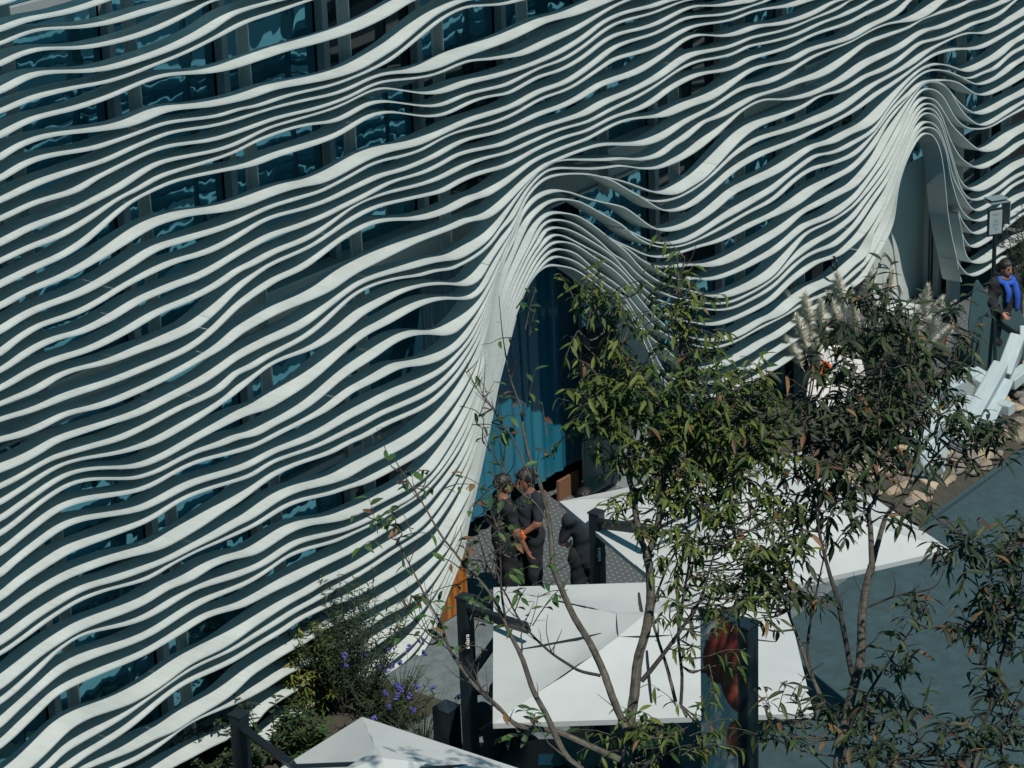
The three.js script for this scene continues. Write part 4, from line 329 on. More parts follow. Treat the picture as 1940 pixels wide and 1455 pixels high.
function umbrella(name, label, pos, turn, size, rise, pole, opts = {}) {
  const t = thing(name, label, 'umbrella', pos, 0, undefined);
  const c = new THREE.Group(); t.add(c);
  const holder = { add: (m) => { m.geometry.rotateY(turn); t.add(m); } };
  t.remove(c); canopy(holder, size, rise, pos[0]);
  const p = V(pole[0] - pos[0], -pos[1], pole[2] - pos[2]), top = pole[1] - pos[1];
  const pole_ = obj('pole', [rbox(0.125, pole[1], 0.125, p.x, pole[1] / 2 - pos[1], p.z, 0.02, 3), rbox(0.14, 0.02, 0.14, p.x, top, p.z, 0.008)], poleMetal, t);
  obj('base_plate', [rbox(0.8, 0.08, 0.8, p.x, 0.04 - pos[1], p.z, 0.02)], poleMetal, t);
  const d = V(-p.x, 0, -p.z), L = d.length(); d.normalize();
  if (opts.arm !== false) {
    const a = V(p.x, top - 0.12, p.z), b = V(0, rise + 0.14, 0);
    const e = opts.armEnd ? V(...opts.armEnd).sub(V(...pos)) : b;
    const arm_ = obj('arm', [bar(a, e, 0.055, 0.10)], poleMetal, t);
    const bl = []; for (let i = 1; i < 4; i++) bl.push(new THREE.SphereGeometry(0.016, 8, 6).translate(...a.clone().lerp(e, 0.05 + i * 0.075).add(V(-0.028, 0.02, 0.035)).toArray()));
    for (const g of bl) obj('bolt', g, bolt, arm_);
    if (opts.hang !== false) obj('hanger', [rod(e, [0, rise, 0], 0.02)], poleMetal, t);
    if (opts.strut) obj('strut', [bar(V(p.x, top - 0.85, p.z), V(...opts.strut).sub(V(...pos)), 0.05, 0.07)], poleMetal, t);
    const hx = new THREE.TorusGeometry(0.2, 0.022, 8, 20, Math.PI).rotateZ(-Math.PI / 2).rotateY(-0.55).translate(p.x + 0.05, top - 1.2, p.z + 0.06);
    obj('crank_handle', hx, poleMetal, t);
  }
  if (opts.word) {
    const n = V(-0.72, 0, 0.69), q = new THREE.PlaneGeometry(0.25, 0.062).rotateZ(Math.PI / 2).rotateY(Math.atan2(n.x, n.z)).translate(p.x + n.x * 0.068 * 1.25, top - 0.42, p.z + n.z * 0.068 * 1.25);
    obj('lettering', q, solara, pole_);
  }
  return t;
}
umbrella('parasol', 'square white cantilever parasol in the middle shading seated people, pole lettered in white', [-2.543,2.400,4.658], 0.6379, 2.709, 0.27, [-2.866,2.580,2.890], { word: true, hang: false, armEnd: [-3.123,2.600,3.796], strut: [-2.737,2.150,3.137] });
umbrella('parasol', 'square white cantilever parasol farther back, in front of the first arch behind the trees', [0.247,2.400,4.042], -0.5253, 2.826, 0.42, [-0.628,2.580,2.819], { word: true, hang: true, armEnd: [-1.013,2.750,3.746] });
umbrella('parasol', 'grey white parasol at the bottom edge in front of the flowering shrubs', [-6.312,2.400,4.732], 0.0000, 2.740, 0.60, [-5.778,2.620,2.722], { word: false, hang: true, armEnd: [-6.458,2.800,3.939] });
{ const t = thing('post', 'dark square post standing right of the printed banner', 'post', [-4.454,0.000,6.881]);
  obj('shaft', [rbox(0.16, 3.986, 0.16, 0, 3.986 / 2, 0, 0.015)], poleMetal, t); obj('cap', [rbox(0.175, 0.025, 0.175, 0, 3.986 + 0.01, 0, 0.008)], poleMetal, t); }
{ const t = thing('bollard', 'short dark square pillar with a pointed top left of the lettered parasol pole', 'bollard', [-2.316,0.000,2.170]);
  obj('shaft', [rbox(0.2, 1.0, 0.2, 0, 0.5, 0, 0.01)], poleMetal, t); obj('cap', [at(new THREE.ConeGeometry(0.15, 0.08, 4).rotateY(Math.PI / 4), 0, 1.04, 0)], poleMetal, t); }
{ // the printed fabric banner
  const c = document.createElement('canvas'); c.width = 256; c.height = 1024; const x = c.getContext('2d');
  x.fillStyle = '#8a908d'; x.fillRect(0, 0, 256, 1024); x.scale(1, 0.36);
  x.fillStyle = '#5e2115'; x.beginPath(); x.ellipse(150, 300, 130, 190, 0.2, 0, 7); x.fill(); x.fillRect(0, 400, 200, 22);
  x.beginPath(); x.moveTo(60, 0); x.lineTo(256, 130); x.lineTo(256, 190); x.lineTo(40, 20); x.fill();
  x.fillStyle = '#6e3820'; x.beginPath(); x.ellipse(230, 470, 70, 110, -0.4, 0, 7); x.fill(); x.beginPath(); x.ellipse(235, 850, 60, 120, 0, 0, 7); x.fill();
  x.fillStyle = '#66281c'; x.beginPath(); x.moveTo(130, 470); x.quadraticCurveTo(170, 640, 256, 680); x.lineTo(256, 560); x.fill();
  const tx = new THREE.CanvasTexture(c); tx.colorSpace = THREE.SRGBColorSpace;
  const t = thing('banner', 'tall pale blue banner printed with red and orange blots beside a dark post', 'banner', [-4.724,0.000,6.818]);
  const g = new THREE.CylinderGeometry(0.6, 0.6, 4.272 - 0.5, 14, 1, true, -0.24, 0.48); g.translate(0, 4.272 / 2 + 0.2, -0.6).rotateY(-0.95);
  obj('cloth', g, new THREE.MeshStandardMaterial({ map: tx, roughness: 0.8, side: THREE.DoubleSide }), t);
  obj('banner_pole', [rod([0.13, 0, 0.09], [0.13, 4.272, 0.09], 0.014)], poleMetal, t);
  obj('base_plate', [cyl(0.22, 0.24, 0.04, 0.13, 0.02, 0.09)], poleMetal, t);
}

// ---------------------------------------------------------------- signs, boards, rocks, letters
{ const t = thing('cat_board', 'large dark board cut with two cat ears beside the path', 'board', [10.576,0.100,1.263], -0.85);
  const s = new THREE.Shape(); const P = [[0, 0], [-0.12, 0.9], [-0.06, 1.42], [0.04, 1.60], [0.22, 1.38], [0.40, 1.12], [0.50, 1.33], [0.60, 1.22], [0.66, 1.02], [0.80, 1.12], [0.98, 0.9], [1.0, 0.5], [0.96, 0]];
  s.moveTo(...P[0]); s.lineTo(...P[1]); s.lineTo(...P[2]); s.quadraticCurveTo(-0.02, 1.62, 0.04, 1.60); s.lineTo(...P[4]); s.lineTo(...P[5]); s.quadraticCurveTo(0.44, 1.36, 0.5, 1.33); s.quadraticCurveTo(0.6, 1.3, 0.66, 1.02); s.quadraticCurveTo(0.76, 1.16, 0.84, 1.08); s.quadraticCurveTo(1.02, 0.86, 1.0, 0.4); s.lineTo(0.96, 0); s.closePath();
  obj('panel', new THREE.ExtrudeGeometry(s, { depth: 0.03, bevelEnabled: true, bevelSize: 0.004, bevelThickness: 0.004, bevelSegments: 1 }).scale(0.72, 0.86, 1), std(0.035, 0.085, 0.095, 0.6), t);
  obj('stand', [bar([0.26, 0, 0.2], [0.26, 0.85, 0.06], 0.04, 0.04), bar([0.26, 0.84, 0.06], [0.62, 0.58, 0.06], 0.03, 0.03), bar([0.62, 0, 0.2], [0.62, 0.6, 0.06], 0.04, 0.04), bar([0.0, 0, 0.3], [0.06, 0.55, 0.06], 0.025, 0.025)], poleMetal, t);
}
{ const c = document.createElement('canvas'); c.width = 160; c.height = 256; const x = c.getContext('2d');
  x.fillStyle = '#7f9396'; x.fillRect(0, 0, 160, 256); x.fillStyle = '#1c2a30';
  for (const [y, a, b] of [[40, 30, 130], [50, 40, 120], [74, 74, 84], [104, 50, 110], [118, 40, 120], [132, 52, 108], [150, 34, 126], [162, 48, 112], [176, 30, 60]]) for (let i = a; i < b; i += 9) x.fillRect(i, y, 6, 5);
  x.fillRect(70, 192, 24, 26); x.fillStyle = '#c4d6d8'; x.fillRect(77, 199, 9, 12);
  const tx = new THREE.CanvasTexture(c); tx.colorSpace = THREE.SRGBColorSpace;
  const t = thing('notice_stand', 'black framed notice on a thin dark post beside the second doorway', 'sign', [11.839,0.100,0.906], -0.55);
  obj('post', [cyl(0.03, 0.03, 1.62, 0, 0.81, 0, 14), cyl(0.16, 0.17, 0.03, 0, 0.015, 0, 20)], poleMetal, t);
  const nf = obj('notice_frame', [rbox(0.25, 0.40, 0.03, 0, 1.80, 0, 0.008)], poleMetal, t);
  obj('notice_sheet', [new THREE.PlaneGeometry(0.20, 0.34).translate(0, 1.80, 0.0165)], new THREE.MeshStandardMaterial({ map: tx, roughness: 0.6 }), nf);
  obj('leaflet_tray', [box(0.30, 0.01, 0.22, 0.12, 2.04, -0.16), box(0.01, 0.34, 0.22, 0.27, 1.87, -0.16), box(0.28, 0.01, 0.2, 0.12, 2.08, -0.18)], std(0.16, 0.24, 0.26, 0.3), t);
}
{ const c = document.createElement('canvas'); c.width = c.height = 256; const x = c.getContext('2d'); x.fillStyle = '#eef2f2'; x.fillRect(0, 0, 256, 256); x.fillStyle = '#e8621a'; x.beginPath(); x.ellipse(66, 176 - 80, 42, 36, 0, 0, 7); x.fill(); x.fillStyle = '#f0a070'; for (const y of [84, 96, 108]) x.fillRect(44, y, 44, 4); x.fillStyle = '#7c93a6'; for (let i = 0; i < 5; i++) x.fillRect(120 + i * 18, 206, 12, 5);
  const tx = new THREE.CanvasTexture(c); tx.colorSpace = THREE.SRGBColorSpace;
  const t = thing('white_sign', 'rounded white sign with an orange round emblem behind the feather grass', 'sign', [8.607,0.100,0.241], -0.75);
  const s = new THREE.Shape(); s.moveTo(-0.42, -0.5); s.quadraticCurveTo(-0.36, 0.26, -0.2, 0.33); s.quadraticCurveTo(0.0, 0.4, 0.2, 0.30); s.quadraticCurveTo(0.42, 0.2, 0.42, -0.5); s.closePath();
  const g = new THREE.ExtrudeGeometry(s, { depth: 0.04, bevelEnabled: true, bevelSize: 0.008, bevelThickness: 0.008, bevelSegments: 2 }).translate(0, 0.5, 0), uv = g.attributes.uv, p = g.attributes.position; for (let i = 0; i < p.count; i++) uv.setXY(i, p.getX(i) / 0.9 + 0.5, p.getY(i) / 0.9);
  obj('face', g, new THREE.MeshStandardMaterial({ map: tx, roughness: 0.5 }), t); obj('foot', [box(0.5, 0.05, 0.2, 0, 0.0, 0.02)], poleMetal, t); }
{ const t = thing('block_letter', 'white block letter nearest the road, lying on the rocks with a slanted bar', 'letter', [7.037,0.100,2.322], 0, undefined); obj('bar', bar([-0.321,0.280,0.109], [0.535,0.450,0.017], 0.30, 0.24), letterPaint, t); obj('bar', bar([-0.263,0.260,0.369], [0.654,0.500,-0.062], 0.18, 0.21), letterPaint, t); obj('bar', bar([-0.116,0.500,-0.035], [0.446,0.650,0.153], 0.21, 0.24), letterPaint, t); obj('bar', bar([0.832,0.600,-0.329], [0.449,0.500,-0.123], 0.33, 0.24), letterPaint, t); }
{ const t = thing('block_letter', 'white block letter on the rocks with a bent end, behind the slanted one', 'letter', [9.667,0.100,1.546], 0, undefined); obj('bar', bar([-1.137,0.500,0.319], [-0.382,0.500,0.377], 0.33, 0.27), letterPaint, t); obj('bar', bar([-0.456,0.560,0.337], [-0.464,0.450,0.625], 0.30, 0.24), letterPaint, t); obj('bar', bar([-1.601,0.400,0.669], [-0.973,0.450,0.703], 0.19, 0.24), letterPaint, t); }
{ const t = thing('block_letter', 'long white plank shaped block letter leaning down over the stones', 'letter', [9.004,0.100,2.117], 0, undefined); obj('bar', bar([0.627,0.520,-0.011], [-1.370,0.220,0.416], 0.34, 0.21), letterPaint, t); obj('bar', bar([0.576,0.450,0.116], [-0.558,0.300,0.412], 0.06, 0.21), letterPaint, t); obj('bar', bar([-0.023,0.320,0.321], [-0.033,0.320,0.520], 0.16, 0.15), letterPaint, t); }
{ const t = thing('block_letter', 'white block letter at the right edge below the dark cat eared board', 'letter', [11.005,0.100,1.616], 0, undefined); obj('bar', bar([-0.614,0.650,0.361], [-1.299,0.350,0.504], 0.41, 0.21), letterPaint, t); obj('bar', bar([-0.802,0.400,0.625], [-1.302,0.350,0.612], 0.15, 0.18), letterPaint, t); obj('bar', bar([-0.473,0.750,0.327], [-0.401,0.750,0.446], 0.25, 0.18), letterPaint, t); }
{ // bank of broken stones along the road
  const bank = thing('rock_bank', 'low bank of broken tan stones between the road and the white letters', 'rocks');
  const base = sheet(5.9, 13.6, 1.2, 2.95, 0.0, 60, 18, (x, z) => 0.02 + 0.2 * Math.max(0, Math.sin(Math.PI * Math.min(1, Math.max(0, (z - 1.1) / 1.85)))) + 0.03 * fbm(x * 3, z * 3));
  obj('bank_soil', base, soil, bank);
  const geos = []; for (let k = 0; k < 6; k++) { const g = new THREE.IcosahedronGeometry(0.5, 1), p = g.attributes.position; const m = mergeVertices(g.deleteAttribute('normal') && g), q = m.attributes.position; for (let i = 0; i < q.count; i++) { const s = 0.72 + 0.5 * Math.abs(noise.noise(q.getX(i) * 2.1 + k * 7, q.getY(i) * 2.1, q.getZ(i) * 2.1)) + 0.1 * rnd(); q.setXYZ(i, q.getX(i) * s, q.getY(i) * s * 0.75, q.getZ(i) * s); } const f = m.toNonIndexed(); f.computeVertexNormals(); geos.push(f); }
  const mats = [std(0.27, 0.235, 0.165, 0.9), std(0.20, 0.185, 0.14, 0.9), std(0.33, 0.29, 0.205, 0.9), std(0.15, 0.15, 0.13, 0.9)];
  for (let i = 0; i < 290; i++) { const x = 6.0 + 7.4 * Math.pow(rnd(), 1.1), z = rr(1.55, 2.85), s = rr(0.10, 0.30); const m = new THREE.Mesh(pick(geos), pick(mats)); m.name = 'stone'; m.position.set(x, 0.05 + 0.2 * Math.max(0, Math.sin(Math.PI * (z - 1.1) / 1.85)), z); m.scale.set(s * rr(0.8, 1.5), s * rr(0.6, 1), s); m.rotation.set(rr(-0.5, 0.5), rr(0, 6), rr(-0.5, 0.5)); m.castShadow = m.receiveShadow = true; bank.add(m); }
}
structure('kerb', [box(7.6, 0.06, 0.06, 9.8, 0.02, 2.97)], asphalt);

// ---------------------------------------------------------------- plants
function leafGeo(w, droop, fold) {                  // a pointed leaf of unit length along +x
  const N = 5, pos = [], idx = [];
  for (let i = 0; i <= N; i++) { const t = i / N, hw = w * Math.pow(Math.sin(Math.PI * Math.min(1, 0.04 + t * 0.96)), 0.8) * (1 - 0.35 * t), y = -droop * t * t; pos.push(t, y + fold * hw, -hw, t, y, 0, t, y + fold * hw, hw); }
  for (let i = 0; i < N; i++) { const a = i * 3, b = a + 3; idx.push(a, a + 1, b, a + 1, b + 1, b, a + 1, a + 2, b + 1, a + 2, b + 2, b + 1); }
  const g = new THREE.BufferGeometry(); g.setAttribute('position', new THREE.Float32BufferAttribute(pos, 3)); g.setAttribute('uv', new THREE.Float32BufferAttribute(new Float32Array(pos.length / 3 * 2), 2)); g.setIndex(idx); g.computeVertexNormals(); return g;
}
const narrow = [leafGeo(0.13, 0.12, 0.35), leafGeo(0.155, 0.3, 0.5), leafGeo(0.12, 0.5, 0.25), leafGeo(0.17, 0.2, 0.6)];
const broad = [leafGeo(0.22, 0.12, 0.3), leafGeo(0.26, 0.3, 0.45), leafGeo(0.2, 0.25, 0.2)];
const blade = [leafGeo(0.1, 0.05, 0.3), leafGeo(0.12, 0.12, 0.4)];
const UP = V(0, 1, 0);
function leafMatrix(p, dir, len, roll) {
  const x = dir.clone().normalize(); let z = x.clone().cross(UP); if (z.lengthSq() < 1e-4) z = V(0, 0, 1); z.normalize(); const y = z.clone().cross(x);
  const m = new THREE.Matrix4().makeBasis(x, y, z); if (roll) m.multiply(new THREE.Matrix4().makeRotationX(roll));
  m.scale(V(len, len, len)); m.setPosition(p); return m;
}
const ray = (p) => p.clone().sub(camera.position);
// foliage: [{ m, g, mat }] -> the largest in view as single leaves, the rest joined
function leaves(list, t, single) {
  list.sort((a, b) => b.size / ray(b.p).length() - a.size / ray(a.p).length());
  const o = V(...t.position.toArray());
  list.slice(0, single).forEach((l) => { const m = new THREE.Mesh(l.g, l.mat); m.name = 'leaf'; l.m.clone().premultiply(new THREE.Matrix4().makeTranslation(-o.x, -o.y, -o.z)).decompose(m.position, m.quaternion, m.scale); m.castShadow = m.receiveShadow = true; t.add(m); });
  const by = new Map(); list.slice(single).forEach((l) => { if (!by.has(l.mat)) by.set(l.mat, []); by.get(l.mat).push(plain(l.g.clone().applyMatrix4(l.m)).translate(-o.x, -o.y, -o.z)); });
  for (const [mat, gs] of by) { const m = obj('foliage', gs, mat, t); m.userData.kind = 'stuff'; }
}
// one tree: limbs are point lists with radii; puffs are [centre, rx, ry, rz, clusters]
function tree(name, label, base, limbs, puffs, o) {
  const t = thing(name, label, 'tree', base, 0); const B = V(...base);
  const loc = (p) => v3(p).sub(B);
  limbs.forEach((l, i) => obj(i ? 'limb' : 'trunk', limb(l.p.map(loc), l.r, 8, 6, 0.08), l.dark ? barkDark : o.bark, t));
  const spots = []; limbs.forEach((l) => { const c = new THREE.CatmullRomCurve3(l.p.map(v3), false, 'centripetal'); for (let i = 0; i <= 24; i++) spots.push(c.getPoint(i / 24)); });
  const list = [], twigs = [];
  const cluster = (c, out, n, L) => {
    const dir = V(rr(-1, 1), rr(-0.2, 1.0), rr(-1, 1)).addScaledVector(out, 0.7).normalize(), tip = c.clone().addScaledVector(dir, L), mid = c.clone().lerp(tip, 0.5).add(V(0, 0.02, 0));
    twigs.push(limb([c, mid, tip].map(loc), [0.0042, 0.002], 4, 2));
    for (let k = 0; k < n; k++) {
      const f = 0.15 + 0.85 * k / (n - 1 || 1), p = c.clone().lerp(tip, f), a = k * 2.4 + rr(-0.4, 0.4), side = V(Math.cos(a), rr(-0.35, 0.35), Math.sin(a));
      const d = side.addScaledVector(dir, 0.55).add(V(0, -o.droop * rr(0.4, 1.3), 0)), len = rr(o.len[0], o.len[1]);
      const mat = rnd() < o.dry ? pick(dry) : pick(o.mats);
      list.push({ m: leafMatrix(p, d, len, rr(-0.6, 0.6)), g: pick(o.leaf), mat, p, size: len });
    }
  };
  for (const [c, rx, ry, rz, n] of puffs) for (let i = 0; i < n; i++) {
    let q; do q = V(rr(-1, 1), rr(-1, 1), rr(-1, 1)); while (q.lengthSq() > 1);
    const right = V(0.5914, 0, 0.8057), p = v3(c).addScaledVector(right, q.x * rx).add(V(0, q.y * ry, 0)).addScaledVector(V(-right.z, 0, right.x), q.z * rz);
    let best = spots[0], bd = 1e9; for (const s of spots) { const d = s.distanceToSquared(p) + (s.y > p.y ? 0.15 : 0); if (d < bd) { bd = d; best = s; } }
    if (rnd() < 0.75 && bd < (o.twigs > 10 ? 0.03 : 0.2)) { const k1 = best.clone().lerp(p, 0.5).add(V(rr(-0.05, 0.05), -0.04, rr(-0.05, 0.05))); twigs.push(limb([best, k1, p].map(loc), [0.008, 0.004], 4, 3)); }
    cluster(p, q, Math.round(rr(o.n[0], o.n[1])), rr(0.12, 0.3));
  }
  if (o.twigs) for (const l of limbs) { const c = new THREE.CatmullRomCurve3(l.p.map(v3), false, 'centripetal'); for (let i = 0; i < o.twigs; i++) { const f = rr(0.25, 0.97), p = c.getPoint(f), L = rr(0.08, 0.3), d = V(rr(-0.7, 0.7), rr(0.3, 1), rr(-0.7, 0.7)).normalize(), q = p.clone().addScaledVector(d, L * 0.55), e = q.clone().addScaledVector(d.add(V(rr(-0.3, 0.3), 0.25, rr(-0.3, 0.3))).normalize(), L * 0.45); twigs.push(limb([p, q, e].map(loc), [0.004, 0.0015], 4, 2)); } }
  if (twigs.length) { const m = obj('twig', twigs, o.bark, t); m.userData.kind = 'stuff'; }
  leaves(list, t, o.single);
  return t;
}
tree('slender_tree', 'nearly bare young tree with a few dark leaves in front of the white parasol', [-8.401,0.000,8.202], [{ p: [[-8.401,0.000,8.202],[-8.421,2.456,8.182],[-8.421,4.912,8.182],[-8.443,5.033,8.038],[-8.414,5.242,7.887],[-8.403,5.377,7.784],[-8.363,5.589,7.658],[-8.350,5.744,7.548],[-8.334,5.876,7.465],[-8.347,6.026,7.333],[-8.365,6.073,7.275],[-8.378,6.182,7.179],[-8.391,6.263,7.105],[-8.393,6.334,7.052],[-8.394,6.421,6.991],[-8.396,6.502,6.934],[-8.401,6.555,6.891],[-8.409,6.646,6.823],[-8.412,6.715,6.775]], r: [0.023,0.023,0.020,0.017,0.013,0.010,0.008,0.007,0.005,0.005,0.003] },
  { p: [[-8.278,5.700,7.494],[-8.216,5.904,7.415],[-8.138,6.114,7.358],[-8.077,6.296,7.305],[-8.028,6.448,7.259]], r: [0.009,0.005,0.002], dark: true },
  { p: [[-8.154,4.926,8.250],[-8.224,5.001,8.080],[-8.317,5.092,7.866],[-8.438,5.131,7.669],[-8.461,5.219,7.563],[-8.490,5.319,7.440],[-8.505,5.383,7.368],[-8.510,5.498,7.269],[-8.510,5.571,7.210],[-8.484,5.710,7.134],[-8.483,5.836,7.040],[-8.473,6.011,6.924],[-8.470,6.116,6.852],[-8.459,6.206,6.802]], r: [0.023,0.020,0.016,0.013,0.010,0.008,0.005,0.002] },
  { p: [[-8.010,6.625,7.519],[-7.997,6.804,7.415],[-8.008,6.919,7.323],[-8.008,7.016,7.261],[-8.023,7.079,7.201],[-8.035,7.177,7.125],[-8.043,7.265,7.061]], r: [0.006,0.005,0.003,0.002] },
  { p: [[-7.979,5.369,7.993],[-8.041,5.398,7.880],[-8.074,5.447,7.791],[-8.105,5.509,7.697],[-8.127,5.588,7.601],[-8.142,5.693,7.496],[-8.134,5.861,7.374],[-8.140,6.000,7.260],[-8.105,6.200,7.159],[-8.078,6.354,7.084]], r: [0.011,0.009,0.007,0.005,0.002], dark: true },
  { p: [[-8.574,5.289,7.633],[-8.593,5.453,7.471],[-8.610,5.604,7.326],[-8.670,5.760,7.131],[-8.687,6.006,6.929]], r: [0.008,0.005,0.003,0.002], dark: true },
  { p: [[-7.974,6.287,7.631],[-7.968,6.418,7.542],[-8.003,6.513,7.428],[-8.026,6.669,7.288],[-8.037,6.795,7.190]], r: [0.008,0.005,0.004,0.002] }], [[[-8.560,6.335,6.848], 0.15, 0.16, 0.25, 7], [[-8.378,6.662,6.850], 0.12, 0.11, 0.25, 4], [[-8.277,6.624,6.999], 0.10, 0.09, 0.25, 2], [[-8.584,6.414,6.767], 0.07, 0.07, 0.25, 3], [[-8.188,6.308,7.330], 0.20, 0.27, 0.25, 15], [[-8.341,6.041,7.329], 0.14, 0.14, 0.25, 6], [[-8.010,6.981,7.105], 0.15, 0.14, 0.25, 5], [[-8.580,5.678,7.307], 0.24, 0.21, 0.25, 9], [[-8.175,6.031,7.554], 0.20, 0.21, 0.25, 8], [[-7.834,6.908,7.382], 0.14, 0.21, 0.25, 6], [[-7.704,7.404,7.246], 0.09, 0.21, 0.25, 5], [[-8.243,5.762,7.675], 0.24, 0.18, 0.25, 5], [[-8.411,5.075,7.851], 0.24, 0.14, 0.25, 6], [[-8.636,6.001,6.993], 0.12, 0.07, 0.25, 2]], { bark, mats: [...glossy, greens[2]], leaf: broad, len: [0.06, 0.105], n: [2, 5], droop: 0.45, dry: 0.13, single: 150, twigs: 16 });
tree('slender_tree', 'tall forked tree with a dense green crown in front of the first arch', [-7.966,0.000,8.208], [{ p: [[-7.966,0.000,8.208],[-7.986,2.362,8.188],[-7.986,4.724,8.188],[-7.879,4.951,8.125],[-7.781,5.126,8.103],[-7.660,5.363,8.064],[-7.555,5.543,8.061],[-7.480,5.693,8.043],[-7.419,5.845,8.005],[-7.384,5.968,7.956]], r: [0.040,0.038,0.035,0.032,0.030,0.028] },
  { p: [[-7.386,5.962,7.958],[-7.366,6.073,7.898],[-7.337,6.190,7.849],[-7.302,6.311,7.807],[-7.264,6.495,7.725],[-7.247,6.593,7.679],[-7.233,6.674,7.642],[-7.174,6.838,7.614],[-7.130,6.999,7.568],[-7.081,7.254,7.476],[-7.090,7.447,7.343],[-7.100,7.513,7.291]], r: [0.021,0.020,0.017,0.014,0.009,0.005,0.002] },
  { p: [[-7.349,5.941,7.932],[-7.291,6.026,7.949],[-7.217,6.168,7.947],[-7.130,6.370,7.921],[-7.069,6.472,7.936],[-6.983,6.650,7.934],[-6.909,6.813,7.929],[-6.851,6.974,7.906],[-6.790,7.197,7.849],[-6.712,7.484,7.783],[-6.647,7.725,7.736]], r: [0.024,0.023,0.020,0.017,0.011,0.007,0.002] },
  { p: [[-7.954,4.992,8.176],[-7.916,5.198,8.039],[-7.880,5.382,7.926],[-7.866,5.521,7.827],[-7.861,5.679,7.701],[-7.842,5.828,7.607],[-7.827,5.930,7.546],[-7.753,6.165,7.468],[-7.717,6.298,7.419],[-7.687,6.469,7.337],[-7.677,6.582,7.272],[-7.649,6.727,7.212],[-7.608,6.890,7.159],[-7.591,7.052,7.079],[-7.541,7.306,6.990],[-7.481,7.561,6.923]], r: [0.024,0.024,0.021,0.019,0.016,0.014,0.011,0.008,0.005,0.002] },
  { p: [[-7.702,5.241,8.113],[-7.578,5.371,8.179],[-7.438,5.532,8.246],[-7.304,5.700,8.305],[-7.167,5.934,8.316],[-7.020,6.179,8.344]], r: [0.017,0.014,0.011,0.008,0.004], dark: true },
  { p: [[-7.484,5.031,8.229],[-7.430,5.224,8.132],[-7.390,5.396,8.035],[-7.353,5.531,7.973],[-7.200,5.791,7.982],[-7.045,6.007,8.039]], r: [0.012,0.010,0.008,0.005] },
  { p: [[-7.473,5.016,8.261],[-7.396,5.181,8.222],[-7.306,5.423,8.139],[-7.154,5.728,8.105],[-6.997,6.037,8.089],[-6.836,6.350,8.090]], r: [0.012,0.010,0.008,0.005], dark: true },
  { p: [[-7.108,6.491,7.961],[-6.953,6.614,8.107],[-6.820,6.738,8.223],[-6.718,6.832,8.318]], r: [0.011,0.008,0.005] },
  { p: [[-7.022,6.669,7.960],[-7.033,6.868,7.801],[-7.046,7.060,7.651],[-7.070,7.350,7.430],[-7.024,7.606,7.343]], r: [0.009,0.007,0.004,0.002] }], [[[-6.951,6.835,7.948], 0.56, 0.37, 0.39, 121], [[-7.187,6.746,7.658], 0.32, 0.39, 0.25, 53], [[-6.937,6.451,8.055], 0.51, 0.32, 0.35, 84], [[-6.648,6.601,8.195], 0.29, 0.39, 0.25, 56], [[-7.142,6.967,7.572], 0.19, 0.16, 0.25, 19], [[-6.800,7.309,7.857], 0.14, 0.21, 0.25, 15], [[-6.733,7.564,7.797], 0.12, 0.18, 0.25, 8], [[-7.080,7.415,7.377], 0.19, 0.20, 0.25, 11], [[-6.966,7.378,7.564], 0.20, 0.20, 0.25, 12], [[-6.708,7.371,7.959], 0.14, 0.14, 0.25, 4], [[-7.067,6.047,8.174], 0.37, 0.28, 0.26, 43], [[-7.270,6.244,7.906], 0.24, 0.21, 0.25, 15], [[-6.781,6.037,8.434], 0.24, 0.32, 0.25, 30], [[-7.002,5.697,8.370], 0.24, 0.21, 0.25, 20], [[-7.309,5.710,8.085], 0.24, 0.25, 0.25, 12], [[-7.281,5.466,8.344], 0.17, 0.25, 0.25, 12], [[-7.835,4.967,8.376], 0.32, 0.20, 0.25, 32], [[-7.261,6.812,7.506], 0.17, 0.14, 0.25, 9]], { bark, mats: greens, leaf: narrow, len: [0.065, 0.12], n: [7, 11], droop: 0.75, dry: 0.045, single: 150, twigs: 6 });
